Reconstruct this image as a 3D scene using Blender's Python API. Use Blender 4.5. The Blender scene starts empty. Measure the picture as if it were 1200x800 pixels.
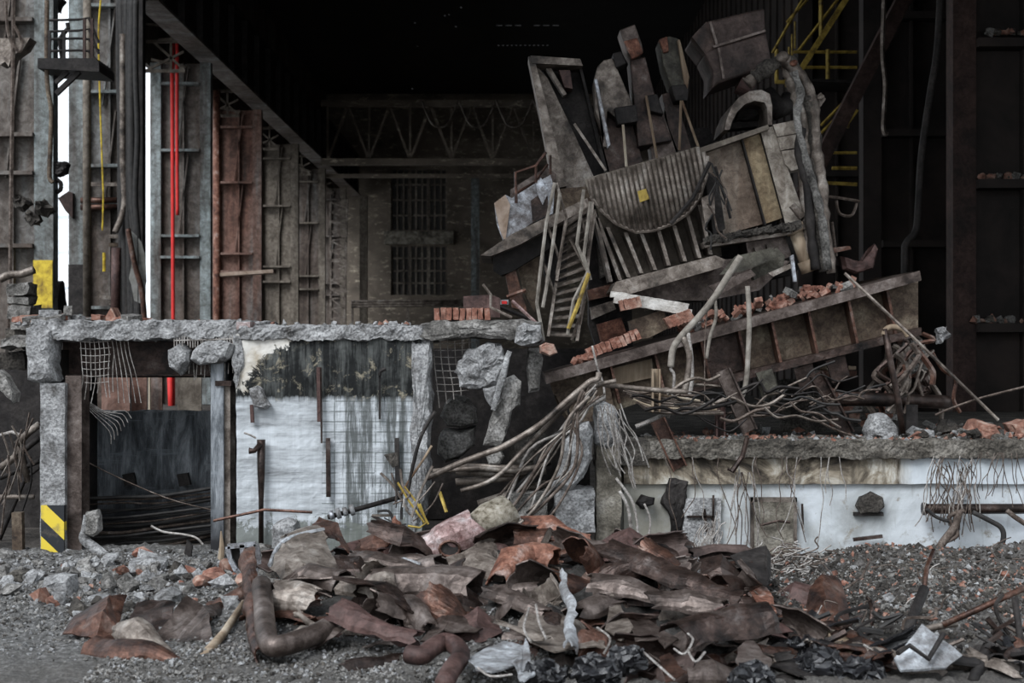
import bpy, bmesh, math, random
from mathutils import Vector, Matrix, noise
random.seed(7)
C = bpy.context.scene.collection
SC = bpy.context.scene
F = 50.0/36.0*1200
H = 2.5
# ---------------- camera, sky, exposure ----------------
cam = bpy.data.cameras.new('camera'); cam.lens = 50; cam.sensor_width = 36
cam.dof.use_dof = True; cam.dof.focus_distance = 17.3; cam.dof.aperture_fstop = 2.2
cam.clip_end = 400
co = bpy.data.objects.new('camera', cam); C.objects.link(co)
co.location = (0, 0, H); co.rotation_euler = (math.pi/2, 0, 0); SC.camera = co
w = bpy.data.worlds.new('overcast'); SC.world = w; w.use_nodes = True
nt = w.node_tree; bgn = nt.nodes['Background']
tc = nt.nodes.new('ShaderNodeTexCoord'); sp = nt.nodes.new('ShaderNodeSeparateXYZ'); rp = nt.nodes.new('ShaderNodeValToRGB')
nt.links.new(tc.outputs['Generated'], sp.inputs[0]); nt.links.new(sp.outputs[2], rp.inputs[0])
rp.color_ramp.elements[0].color = (0.90, 0.95, 1.0, 1); rp.color_ramp.elements[1].color = (0.80, 0.89, 1.0, 1)
nt.links.new(rp.outputs[0], bgn.inputs['Color']); bgn.inputs['Strength'].default_value = 1.5
sun = bpy.data.lights.new('hazy_sun', 'SUN'); sun.energy = 3.6; sun.angle = .5; sun.color = (.95, .97, 1.0)
so = bpy.data.objects.new('hazy_sun', sun); C.objects.link(so); so.location = (-8, -10, 14)
so.rotation_euler = Vector((.42, .66, -.78)).normalized().to_track_quat('-Z', 'Y').to_euler()
SC.view_settings.view_transform = 'Standard'; SC.view_settings.look = 'None'
SC.view_settings.gamma = 1; SC.view_settings.use_curve_mapping = False
SC.view_settings.exposure = 0.0
SC.cycles.max_bounces = 6; SC.cycles.diffuse_bounces = 4; SC.cycles.use_denoising = True

# ---------------- helpers ----------------
def P(px, py, Y): return Vector(((px-600)*Y/F, Y, H-(py-400)*Y/F))
def S(n, Y): return n*Y/F          # a length seen as n pixels at distance Y
def tag(o, label=None, cat=None, group=None, kind=None):
    if label: o['label'] = label
    if cat: o['category'] = cat
    if group: o['group'] = group
    if kind: o['kind'] = kind
    return o
def thing(name, label, cat, loc, group=None):
    o = bpy.data.objects.new(name, None); C.objects.link(o); o.location = loc
    o.empty_display_size = .1
    return tag(o, label, cat, group)
def wloc(o):
    v = Vector((0,0,0))
    while o: v = v + o.location; o = o.parent
    return v
class G:
    def __init__(s): s.v = []; s.f = []
    def add(s, v, f):
        n = len(s.v); s.v += [Vector(a) for a in v]; s.f += [tuple(i+n for i in q) for q in f]; return s
    def box(s, c, d, R=None):
        c = Vector(c); x, y, z = [a/2 for a in d]
        v = [Vector((a*x, b*y, e*z)) for a in (-1,1) for b in (-1,1) for e in (-1,1)]
        if R is not None: v = [R @ a for a in v]
        return s.add([a+c for a in v], [(0,1,3,2),(4,6,7,5),(0,4,5,1),(2,3,7,6),(0,2,6,4),(1,5,7,3)])
    def bar(s, a, b, w, h=None, up=(0,0,1)):
        a, b = Vector(a), Vector(b); h = h or w; d = (b-a); L = d.length; d.normalize()
        u = Vector(up)
        if abs(d.dot(u)) > .98: u = Vector((0,1,0))
        x = d.cross(u).normalized(); z = x.cross(d)
        R = Matrix((x, d, z)).transposed()
        return s.box((a+b)/2, (w, L, h), R)
    def prism(s, out, vec):
        n = len(out); vec = Vector(vec)
        v = [Vector(p) for p in out] + [Vector(p)+vec for p in out]
        return s.add(v, [tuple(range(n)), tuple(range(2*n-1, n-1, -1))] + [(i, i+n, (i+1)%n+n, (i+1)%n) for i in range(n)])
    def pp(s, pts, Y, depth, dy=0):                  # outline seen from the front, given real depth
        return s.prism([P(a, b, Y) for a, b in pts], (0, depth, 0))
    def tube(s, pts, r, n=8, cap=True):
        pts = [Vector(p) for p in pts]; m = len(pts)
        rs = r if isinstance(r, (list, tuple)) else [r]*m
        prev = None; v = []
        for i, p in enumerate(pts):
            d = (pts[min(i+1, m-1)]-pts[max(i-1, 0)])
            if d.length < 1e-6: d = Vector((0,0,1))
            d.normalize()
            if prev is None:
                u = Vector((0,0,1)) if abs(d.z) < .9 else Vector((1,0,0))
                x = d.cross(u).normalized()
            else:
                x = (prev - d*prev.dot(d))
                if x.length < 1e-4: x = d.orthogonal()
                x.normalize()
            prev = x; y = d.cross(x)
            v += [p + (x*math.cos(2*math.pi*k/n) + y*math.sin(2*math.pi*k/n))*rs[i] for k in range(n)]
        f = [(i*n+k, i*n+(k+1)%n, (i+1)*n+(k+1)%n, (i+1)*n+k) for i in range(m-1) for k in range(n)]
        if cap: f += [tuple(range(n-1, -1, -1)), tuple((m-1)*n+k for k in range(n))]
        return s.add(v, f)
    def ibeam(s, a, b, h, w, t, up=(0,0,1)):
        a, b, up = Vector(a), Vector(b), Vector(up)
        d = (b-a).normalized(); x = d.cross(up).normalized(); z = x.cross(d)
        s.bar(a+z*(h/2-t/2), b+z*(h/2-t/2), w, t, z); s.bar(a-z*(h/2-t/2), b-z*(h/2-t/2), w, t, z)
        return s.bar(a, b, t, h-2*t, z)
    def rbox(s, c, d, R=None, res=.08, amp=.03, fr=4, sd=0):   # box with a broken, noisy surface
        nx, ny, nz = [max(1, min(260, int(round(q/res)))) for q in d]; ids = {}; v = []; f = []
        c = Vector(c)
        def vid(i, j, k):
            key = (i, j, k)
            if key not in ids:
                p = Vector(((i/nx-.5)*d[0], (j/ny-.5)*d[1], (k/nz-.5)*d[2]))
                if R is not None: p = R @ p
                p = p+c; q = p*fr+Vector((sd, sd*2, 0))
                n1 = noise.noise_vector(q)*amp + noise.noise_vector(q*3.1)*amp*.6 + noise.noise_vector(q*8)*amp*.35
                ids[key] = len(v); v.append(p+n1)
            return ids[key]
        for i in range(nx):
            for j in range(ny):
                f.append((vid(i,j,0), vid(i,j+1,0), vid(i+1,j+1,0), vid(i+1,j,0)))
                f.append((vid(i,j,nz), vid(i+1,j,nz), vid(i+1,j+1,nz), vid(i,j+1,nz)))
            for k in range(nz):
                f.append((vid(i,0,k), vid(i+1,0,k), vid(i+1,0,k+1), vid(i,0,k+1)))
                f.append((vid(i,ny,k), vid(i,ny,k+1), vid(i+1,ny,k+1), vid(i+1,ny,k)))
        for j in range(ny):
            for k in range(nz):
                f.append((vid(0,j,k), vid(0,j,k+1), vid(0,j+1,k+1), vid(0,j+1,k)))
                f.append((vid(nx,j,k), vid(nx,j+1,k), vid(nx,j+1,k+1), vid(nx,j,k+1)))
        return s.add(v, f)
    def rpb(s, x0, y0, x1, y1, Y, depth, **k):         # rough box seen between pixel corners
        a, b = P(x0, y0, Y), P(x1, y1, Y)
        return s.rbox(((a.x+b.x)/2, Y+depth/2, (a.z+b.z)/2), (abs(b.x-a.x), depth, abs(a.z-b.z)), **k)
    def pb(s, x0, y0, x1, y1, Y, depth):
        a, b = P(x0, y0, Y), P(x1, y1, Y)
        return s.box(((a.x+b.x)/2, Y+depth/2, (a.z+b.z)/2), (abs(b.x-a.x), depth, abs(a.z-b.z)))
    def chunk(s, out, Y, depth, amp=.04, fr=5, step=.07, sd=0, inset=.8):   # lump of broken concrete
        pts = [P(a, b, Y+depth/2) for a, b in out]; dense = []
        for i, p in enumerate(pts):
            q = pts[(i+1) % len(pts)]; n = max(1, int((q-p).length/step))
            dense += [p.lerp(q, k/n) for k in range(n)]
        cen = sum(dense, Vector())/len(dense); n = len(dense); rings = []
        for sc, dy in ((.18,-.5),(.38,-.5),(.6,-.49),(inset,-.47),(.97,-.3),(1,0),(.96,.3),(inset,.48),(.4,.5)):
            rings.append([cen+(p-cen)*sc+Vector((0, dy*depth, 0)) for p in dense])
        v = [cen+Vector((0,-.5*depth,0))]+[p for r in rings for p in r]+[cen+Vector((0,.5*depth,0))]
        m = len(rings); f = [(0, 1+(k+1)%n, 1+k) for k in range(n)]
        f += [(1+i*n+k, 1+i*n+(k+1)%n, 1+(i+1)*n+(k+1)%n, 1+(i+1)*n+k) for i in range(m-1) for k in range(n)]
        f += [(len(v)-1, 1+(m-1)*n+k, 1+(m-1)*n+(k+1)%n) for k in range(n)]
        v = [p + noise.noise_vector(p*fr+Vector((sd,0,sd)))*amp + noise.noise_vector(p*fr*2.9)*amp*.7 + noise.noise_vector(p*fr*7)*amp*.35 for p in v]
        return s.add(v, f)
    def obj(s, name, m, parent=None, label=None, cat=None, group=None, kind=None, smooth=False, solid=0, bevel=0):
        if parent: L = wloc(parent)
        else:
            xs = [p.x for p in s.v]; ys = [p.y for p in s.v]; zs = [p.z for p in s.v]
            L = Vector(((min(xs)+max(xs))/2, (min(ys)+max(ys))/2, min(zs)))
        me = bpy.data.meshes.new(name); me.from_pydata([p-L for p in s.v], [], s.f)
        bm = bmesh.new(); bm.from_mesh(me); bmesh.ops.recalc_face_normals(bm, faces=bm.faces); bm.to_mesh(me); bm.free()
        me.materials.append(m)
        if smooth: me.polygons.foreach_set('use_smooth', [True]*len(me.polygons))
        o = bpy.data.objects.new(name, me); C.objects.link(o)
        if parent: o.parent = parent
        else: o.location = L
        if solid:
            q = o.modifiers.new('thickness', 'SOLIDIFY'); q.thickness = solid; q.offset = 0
        if bevel:
            q = o.modifiers.new('edge', 'BEVEL'); q.width = bevel; q.segments = 2; q.limit_method = 'ANGLE'
        return tag(o, label, cat, group, kind)
def curve(pts, n=8):                                    # smooth path through points
    pts = [Vector(p) for p in pts]; out = []
    for i in range(len(pts)-1):
        p0, p1, p2, p3 = pts[max(i-1,0)], pts[i], pts[i+1], pts[min(i+2, len(pts)-1)]
        for k in range(n):
            t = k/n
            out.append(.5*((2*p1)+(p2-p0)*t+(2*p0-5*p1+4*p2-p3)*t*t+(3*p1-p0-3*p2+p3)*t**3))
    return out+[pts[-1]]
def pc(pts, Y=None, n=8): return curve([P(*p) if len(p) == 3 else P(p[0], p[1], Y) for p in pts], n)

# ---------------- materials ----------------
def mat(name, cols, scale=3, rough=.85, metal=0, bump=.3, streak=0, fine=0, stops=None, spec=.3, det=6, dist=.3, grime=0):
    if metal >= .05 and not fine: grime = .65
    m = bpy.data.materials.new(name); m.use_nodes = True; t = m.node_tree; N = t.nodes; L = t.links
    b = N['Principled BSDF']; b.inputs['Roughness'].default_value = rough; b.inputs['Metallic'].default_value = metal
    b.inputs['Specular IOR Level'].default_value = spec
    geo = N.new('ShaderNodeNewGeometry'); mp = N.new('ShaderNodeMapping'); L.new(geo.outputs['Position'], mp.inputs[0])
    mp.inputs['Scale'].default_value = (scale, scale, scale*(.12 if streak else 1))
    nz = N.new('ShaderNodeTexNoise'); nz.inputs['Scale'].default_value = 1; nz.inputs['Detail'].default_value = det
    nz.inputs['Roughness'].default_value = .65; nz.inputs['Distortion'].default_value = dist
    L.new(mp.outputs[0], nz.inputs['Vector'])
    r = N.new('ShaderNodeValToRGB'); e = r.color_ramp.elements
    while len(e) > 1: e.remove(e[-1])
    n = len(cols); stops = stops or [.32+.36*i/max(1, n-1) for i in range(n)]
    for i, c in enumerate(cols):
        if i == 0: e[0].position = stops[0]; e[0].color = (*c, 1)
        else: q = e.new(stops[i]); q.color = (*c, 1)
    L.new(nz.outputs['Fac'], r.inputs[0]); out = r.outputs[0]
    if streak:
        n2 = N.new('ShaderNodeTexNoise'); n2.inputs['Scale'].default_value = scale*1.7; n2.inputs['Detail'].default_value = 6
        L.new(geo.outputs['Position'], n2.inputs['Vector'])
        mx = N.new('ShaderNodeMix'); mx.data_type = 'RGBA'; mx.blend_type = 'MULTIPLY'; mx.inputs[0].default_value = streak
        r2 = N.new('ShaderNodeValToRGB'); r2.color_ramp.elements[0].position = .35; r2.color_ramp.elements[1].position = .6
        r2.color_ramp.elements[0].color = (.35,.33,.3,1)
        L.new(n2.outputs['Fac'], r2.inputs[0]); L.new(out, mx.inputs[6]); L.new(r2.outputs[0], mx.inputs[7]); out = mx.outputs[2]
    if grime:
        n4 = N.new('ShaderNodeTexNoise'); n4.inputs['Scale'].default_value = scale*4.5; n4.inputs['Detail'].default_value = 8; n4.inputs['Roughness'].default_value = .75; n4.inputs['Distortion'].default_value = .6
        L.new(geo.outputs['Position'], n4.inputs['Vector'])
        mx = N.new('ShaderNodeMix'); mx.data_type = 'RGBA'; mx.blend_type = 'MULTIPLY'; mx.inputs[0].default_value = grime
        r4 = N.new('ShaderNodeValToRGB'); q4 = r4.color_ramp.elements; q4[0].position = .40; q4[1].position = .62
        q4[0].color = (.22,.17,.14,1); q4[1].color = (1.2,1.2,1.2,1)
        L.new(n4.outputs['Fac'], r4.inputs[0]); L.new(out, mx.inputs[6]); L.new(r4.outputs[0], mx.inputs[7]); out = mx.outputs[2]
    if fine:
        n3 = N.new('ShaderNodeTexNoise'); n3.inputs['Scale'].default_value = 38; n3.inputs['Detail'].default_value = 4
        L.new(geo.outputs['Position'], n3.inputs['Vector'])
        mx = N.new('ShaderNodeMix'); mx.data_type = 'RGBA'; mx.blend_type = 'MULTIPLY'; mx.inputs[0].default_value = fine
        r2 = N.new('ShaderNodeValToRGB'); r2.color_ramp.elements[0].position = .38; r2.color_ramp.elements[1].position = .58
        r2.color_ramp.elements[0].color = (.10,.10,.10,1)
        L.new(n3.outputs['Fac'], r2.inputs[0]); L.new(out, mx.inputs[6]); L.new(r2.outputs[0], mx.inputs[7]); out = mx.outputs[2]
    L.new(out, b.inputs['Base Color'])
    if bump:
        nb = N.new('ShaderNodeTexNoise'); nb.inputs['Scale'].default_value = max(12, scale*6); nb.inputs['Detail'].default_value = 5
        L.new(geo.outputs['Position'], nb.inputs['Vector'])
        bp = N.new('ShaderNodeBump'); bp.inputs['Strength'].default_value = min(1, bump*1.3); bp.inputs['Distance'].default_value = .05 if fine else .02; nb.inputs['Roughness'].default_value = .7
        L.new(nb.outputs['Fac'], bp.inputs['Height']); L.new(bp.outputs[0], b.inputs['Normal'])
    m['out'] = 1
    return m
RUST = mat('rusty_steel', [(.018,.012,.011),(.062,.034,.026),(.12,.06,.042),(.19,.145,.125)], 3.2, .42, .5, .35)
RUSTD = mat('dark_rusty_steel', [(.010,.009,.009),(.03,.021,.018),(.062,.041,.034),(.11,.092,.085)], 3, .38, .5, .35)
RUSTO = mat('orange_rust', [(.04,.018,.013),(.13,.052,.033),(.23,.11,.075),(.34,.26,.23)], 4, .7, .1, .35)
RUSTR = mat('red_primer_steel', [(.025,.015,.014),(.075,.042,.037),(.125,.078,.07)], 2.5, .6, .1, .3)
GREYS = mat('weathered_grey_steel', [(.035,.03,.026),(.125,.104,.088),(.24,.208,.18),(.34,.315,.285)], 2.5, .5, .35, .3)
TAUPE = mat('taupe_dusty_steel', [(.028,.021,.018),(.08,.062,.054),(.15,.122,.109),(.22,.19,.175)], 2.2, .42, .5, .3)
HOODM = mat('hood_brown_steel', [(.02,.015,.013),(.06,.042,.037),(.10,.07,.062)], 2.2, .6, .2, .3)
PALES = mat('pale_painted_steel', [(.09,.08,.075),(.27,.285,.30),(.50,.53,.56)], 3, .5, .1, .25)
BRIGHT = mat('bare_torn_steel', [(.12,.11,.11),(.30,.31,.33),(.52,.56,.62)], 4, .35, .55, .3)
CREAM = mat('cream_rusty_paint', [(.08,.045,.025),(.26,.20,.14),(.46,.41,.33)], 3, .7, 0, .3, streak=.4)
OCHRE = mat('ochre_stained_steel', [(.02,.015,.012),(.075,.052,.036),(.13,.10,.072),(.22,.19,.14)], 3, .7, .1, .3)
SOOT = mat('sooty_steel', [(.008,.007,.007),(.022,.019,.018),(.045,.04,.037)], 3, .7, .2, .3)
BLACK = mat('black_plastic', [(.005,.005,.006),(.012,.012,.014)], 3, .35, 0, .4, spec=.6)
CONC = mat('broken_concrete', [(.05,.047,.043),(.22,.21,.195),(.42,.405,.385)], 4, .95, 0, .8, fine=.55)
CONCD = mat('sooty_concrete', [(.02,.018,.016),(.07,.062,.054),(.16,.145,.125)], 3, .95, 0, .8, fine=.6)
CONCL = mat('pale_broken_concrete', [(.12,.115,.11),(.36,.36,.36),(.58,.58,.58)], 4.5, .95, 0, .8, fine=.5)
CONCY = mat('yellowed_concrete', [(.03,.027,.022),(.11,.098,.078),(.22,.20,.165),(.33,.31,.27)], 2.2, .9, 0, .5, fine=.35)
DUST = mat('rubble_dust', [(.03,.028,.027),(.12,.115,.11),(.27,.265,.26)], 3, .97, 0, .9, fine=.7)
DIRT = mat('dark_grit', [(.018,.016,.014),(.06,.052,.045),(.13,.115,.10)], 2, .97, 0, .9, fine=.7)
BRICK = mat('red_brick', [(.07,.032,.024),(.21,.092,.064),(.38,.255,.205)], 9, .9, 0, .5)
BRICKD = mat('dusty_brick', [(.08,.04,.03),(.22,.11,.08),(.36,.27,.22)], 7, .95, 0, .5)
MORT = mat('mortar_white_block', [(.18,.16,.14),(.42,.40,.37),(.60,.58,.55)], 7, .95, 0, .5)
YELLOW = mat('safety_yellow', [(.16,.10,.02),(.45,.32,.03),(.66,.50,.05)], 5, .6, 0, .2)
YELB = mat('dull_yellow_paint', [(.07,.045,.015),(.30,.21,.04),(.46,.34,.08)], 5, .6, 0, .2)
BLKP = mat('black_paint', [(.01,.01,.01),(.03,.03,.03)], 5, .6, 0, .2)
RED = mat('red_hose', [(.45,.02,.02),(.62,.035,.03)], 3, .6, 0, .1)
WIRE = mat('rusty_wire', [(.03,.022,.018),(.11,.085,.07),(.20,.17,.15)], 8, .7, .2, 0)
WIREL = mat('pale_bare_wire', [(.14,.13,.12),(.34,.32,.30),(.46,.45,.43)], 8, .6, .2, 0)
WIRED = mat('dark_cable', [(.01,.01,.01),(.035,.032,.03)], 8, .7, 0, 0)
WIREO = mat('rust_orange_rod', [(.10,.04,.02),(.30,.13,.05)], 8, .7, .1, 0)
BLUEP = mat('blue_grey_paint', [(.07,.045,.035),(.15,.155,.15),(.25,.29,.295),(.34,.385,.39)], 1.1, .7, .05, .25, streak=.55)
BROWNP = mat('brown_grey_plate', [(.055,.04,.032),(.11,.086,.072),(.155,.14,.127),(.22,.23,.23)], 0.9, .75, .05, .25, streak=.45)
REDP = mat('red_brown_plate', [(.06,.038,.03),(.17,.088,.066),(.225,.145,.118),(.25,.24,.23)], 0.9, .75, .05, .25, streak=.4)
GREENG = mat('grey_olive_plate', [(.07,.058,.047),(.16,.138,.113),(.27,.24,.20)], 0.9, .75, .05, .25, streak=.35)
OLIVE = mat('sooty_olive_paint', [(.02,.018,.015),(.07,.066,.052),(.13,.125,.10)], 3, .7, .05, .3)
DKWALL = mat('soot_dark_sheeting', [(.012,.010,.009),(.024,.019,.017),(.04,.03,.026)], .8, .8, 0, .2)
RROOF = mat('black_roof', [(.010,.010,.010),(.018,.017,.017)], .5, .9, 0, 0)
COLR = mat('dark_red_steel', [(.018,.012,.010),(.042,.024,.02),(.07,.042,.034)], 1.6, .7, .1, .3)
PANELB = mat('brown_grey_panel', [(.06,.038,.028),(.19,.14,.105),(.31,.27,.225)], 1.6, .65, .05, .3, streak=.35)
PANELG = mat('gold_brown_panel', [(.045,.027,.015),(.21,.14,.075),(.42,.35,.23)], 1.8, .65, .05, .3, streak=.4)
PANELC = mat('cream_panel', [(.12,.085,.06),(.40,.36,.31),(.62,.59,.54)], 2, .7, .05, .3, streak=.3)
CABLET = mat('tan_grey_cable', [(.07,.06,.05),(.19,.17,.145),(.30,.28,.25)], 6, .7, 0, .2)
FIBRE = mat('beige_fibre', [(.07,.055,.035),(.26,.23,.18),(.44,.41,.35)], 14, .95, 0, .8)
EDGEM = mat('soiled_concrete_edge', [(.03,.027,.023),(.12,.107,.09),(.27,.25,.22)], 3, .95, 0, .8, fine=.6)
WOOD = mat('pale_plank', [(.20,.14,.10),(.42,.34,.28)], 4, .9, 0, .3)
PINK = mat('red_white_paint', [(.10,.045,.04),(.34,.24,.23),(.50,.47,.47)], 5, .5, .2, .3)
CLOTHM = mat('dirty_tarp', [(.10,.095,.08),(.28,.28,.27)], 2, .9, 0, .3)
def nodes_of(m): return m.node_tree.nodes, m.node_tree.links
# ---------------- special materials ----------------
def mathn(N, L, op, a, b=None, c=None):
    n = N.new('ShaderNodeMath'); n.operation = op
    for i, q in enumerate((a, b, c)):
        if q is None: continue
        if hasattr(q, 'links'): L.new(q, n.inputs[i])
        else: n.inputs[i].default_value = q
    return n.outputs[0]
def ramp(N, L, fac, stops):
    r = N.new('ShaderNodeValToRGB'); e = r.color_ramp.elements
    while len(e) > 1: e.remove(e[-1])
    for i, (p, c) in enumerate(stops):
        if len(c) == 1: c = (c[0],)*3
        if i == 0: e[0].position = p; e[0].color = (*c, 1)
        else: e.new(p).color = (*c, 1)
    L.new(fac, r.inputs[0]); return r.outputs[0]
def tex(N, L, vec, scale, det=6, rough=.65, dist=0):
    n = N.new('ShaderNodeTexNoise'); n.inputs['Scale'].default_value = scale; n.inputs['Detail'].default_value = det
    n.inputs['Roughness'].default_value = rough; n.inputs['Distortion'].default_value = dist; L.new(vec, n.inputs['Vector']); return n.outputs['Fac']
def mixc(N, L, fac, a, b, mode='MIX'):
    m = N.new('ShaderNodeMix'); m.data_type = 'RGBA'; m.blend_type = mode
    for i, q in ((0, fac), (6, a), (7, b)):
        if hasattr(q, 'links'): L.new(q, m.inputs[i])
        else: m.inputs[i].default_value = q if i == 0 else (*q, 1)
    return m.outputs[2]
def scaled(N, L, vec, s, off=(0,0,0)):
    m = N.new('ShaderNodeMapping'); m.inputs['Scale'].default_value = s; m.inputs['Location'].default_value = off
    L.new(vec, m.inputs[0]); return m.outputs[0]
def base(name, rough=.9):
    m = bpy.data.materials.new(name); m.use_nodes = True; N, L = nodes_of(m)
    b = N['Principled BSDF']; b.inputs['Roughness'].default_value = rough; b.inputs['Specular IOR Level'].default_value = .25
    g = N.new('ShaderNodeNewGeometry'); s = N.new('ShaderNodeSeparateXYZ'); L.new(g.outputs['Position'], s.inputs[0])
    return m, N, L, b, g.outputs['Position'], s.outputs[0], s.outputs[2]
def bumpit(N, L, b, h, st=.5, d=.02):
    bp = N.new('ShaderNodeBump'); bp.inputs['Strength'].default_value = st; bp.inputs['Distance'].default_value = d
    L.new(h, bp.inputs['Height']); L.new(bp.outputs[0], b.inputs['Normal'])
# whitewashed wall with burnt, tarry upper band and drip stains
WHITEW, N, L, b, pos, X, Z = base('whitewash_burnt_top')
n1 = tex(N, L, pos, 1.6, 8, .7, .4)
horiz = tex(N, L, scaled(N, L, pos, (1.2, 1, 9)), 1, 6, .7, .3)
vert = tex(N, L, scaled(N, L, pos, (9, 1, .7)), 1, 7, .75, .2)
blot = tex(N, L, pos, 4.5, 8, .75, .6)
white = ramp(N, L, horiz, [(.28,(.13,.135,.14)),(.44,(.34,.36,.375)),(.60,(.50,.53,.555))])
# grid of hairline formwork/tile joints between x=-1.35 and -.35
tiles = N.new('ShaderNodeTexBrick'); L.new(scaled(N, L, pos, (1,1,1)), tiles.inputs['Vector'])
tiles.offset = 0; tiles.inputs['Scale'].default_value = 1; tiles.inputs['Brick Width'].default_value = .16; tiles.inputs['Row Height'].default_value = .12
tiles.inputs['Mortar Size'].default_value = .006; tiles.inputs['Color1'].default_value = (1,1,1,1); tiles.inputs['Color2'].default_value = (1,1,1,1); tiles.inputs['Mortar'].default_value = (0,0,0,1)
# brick texture reads x,y: feed x,z
cmb = N.new('ShaderNodeCombineXYZ'); L.new(X, cmb.inputs[0]); L.new(Z, cmb.inputs[1]); L.new(cmb.outputs[0], tiles.inputs['Vector'])
dx = mathn(N, L, 'MULTIPLY', mathn(N, L, 'LESS_THAN', mathn(N, L, 'ABSOLUTE', mathn(N, L, 'ADD', X, 1.65)), .58), ramp(N, L, blot, [(.40,(0,)),(.5,(1,))]))
tl = mathn(N, L, 'MULTIPLY', mathn(N, L, 'SUBTRACT', 1.0, tiles.outputs['Color']), dx)
white = mixc(N, L, mathn(N, L, 'MULTIPLY', tl, .9), white, (.10,.115,.11))
# drips, strongest mid wall
dr = ramp(N, L, vert, [(.44,(0,)),(.56,(1,))])
drx = ramp(N, L, mathn(N, L, 'ABSOLUTE', mathn(N, L, 'ADD', X, 1.6)), [(.35,(1,)),(.7,(.15,))])
white = mixc(N, L, mathn(N, L, 'MULTIPLY', mathn(N, L, 'MULTIPLY', dr, drx), .85), white, (.05,.055,.052))
# grime near the base
bz = ramp(N, L, mathn(N, L, 'ADD', Z, mathn(N, L, 'MULTIPLY', blot, 1.2)), [(.95,(1,)),(1.35,(0,))])
white = mixc(N, L, mathn(N, L, 'MULTIPLY', bz, .85), white, (.13,.14,.125))
# burnt band : z > 1.85 ; left part shows yellowed render
burn = mixc(N, L, ramp(N, L, mathn(N, L, 'MULTIPLY', vert, mathn(N, L, 'ADD', n1, .5)), [(.47,(0,)),(.72,(1,))]), (.008,.009,.009), (.10,.105,.10))
burn = mixc(N, L, ramp(N, L, blot, [(.55,(0,)),(.63,(.8,))]), burn, (.26,.23,.17))
cream = ramp(N, L, n1, [(.35,(.30,.25,.18)),(.55,(.55,.53,.49))])
lx = ramp(N, L, mathn(N, L, 'SUBTRACT', mathn(N, L, 'MULTIPLY', mathn(N, L, 'SUBTRACT', Z, 1.95), 1.9), mathn(N, L, 'ADD', mathn(N, L, 'MULTIPLY', mathn(N, L, 'ADD', X, 3.2), 1.9), mathn(N, L, 'MULTIPLY', mathn(N, L, 'SUBTRACT', blot, .5), 2.2))), [(.0,(0,)),(.08,(1,))])
burn = mixc(N, L, lx, burn, cream)
bm_ = ramp(N, L, mathn(N, L, 'ADD', Z, mathn(N, L, 'MULTIPLY', mathn(N, L, 'SUBTRACT', n1, .5), .22)), [(.80/1,(0,)),(1,(1,))])
zz = mathn(N, L, 'MULTIPLY', mathn(N, L, 'SUBTRACT', mathn(N, L, 'ADD', Z, mathn(N, L, 'MULTIPLY', mathn(N, L, 'SUBTRACT', vert, .5), .18)), 1.80), 16)
cl = N.new('ShaderNodeClamp'); L.new(zz, cl.inputs[0])
L.new(mixc(N, L, cl.outputs[0], white, burn), b.inputs['Base Color']); bumpit(N, L, b, blot, .5)
# white right-hand wall
WHITER, N, L, b, pos, X, Z = base('whitewash_right')
n1 = tex(N, L, pos, .9, 8, .65, .5); n2 = tex(N, L, pos, 5, 8, .7, .3); v_ = tex(N, L, scaled(N, L, pos, (7,1,.8)), 1, 6, .7)
c = ramp(N, L, n1, [(.32,(.26,.27,.265)),(.5,(.47,.50,.52)),(.7,(.60,.64,.68))])
c = mixc(N, L, ramp(N, L, n2, [(.58,(0,)),(.68,(.8,))]), c, (.20,.17,.13))
lf = ramp(N, L, mathn(N, L, 'ADD', mathn(N, L, 'MULTIPLY', X, .25), mathn(N, L, 'MULTIPLY', mathn(N, L, 'SUBTRACT', n2, .5), .8)), [(.38,(1,)),(.85,(0,))])
c = mixc(N, L, mathn(N, L, 'MULTIPLY', lf, .75), c, (.22,.20,.15))
c = mixc(N, L, mathn(N, L, 'MULTIPLY', ramp(N, L, v_, [(.58,(0,)),(.68,(1,))]), .35), c, (.16,.15,.12))
L.new(c, b.inputs['Base Color']); bumpit(N, L, b, n2, .5)
# yellow-stained band that whitens to the right
BAND, N, L, b, pos, X, Z = base('stained_band')
n1 = tex(N, L, pos, 1.4, 8, .7, .8); n2 = tex(N, L, scaled(N, L, pos, (6,1,1)), 1, 7, .7, .3)
c = ramp(N, L, n1, [(.43,(.022,.019,.016)),(.49,(.10,.082,.062)),(.55,(.24,.205,.155)),(.64,(.45,.43,.38))])
c = mixc(N, L, ramp(N, L, n2, [(.5,(0,)),(.66,(.7,))]), c, (.05,.042,.033))
rr = ramp(N, L, mathn(N, L, 'SUBTRACT', mathn(N, L, 'ADD', X, mathn(N, L, 'MULTIPLY', n1, .8)), 4.6), [(.3,(0,)),(.6,(1,))])
c = mixc(N, L, rr, c, (.50,.54,.57)); L.new(c, b.inputs['Base Color']); bumpit(N, L, b, n2, .6)
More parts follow.
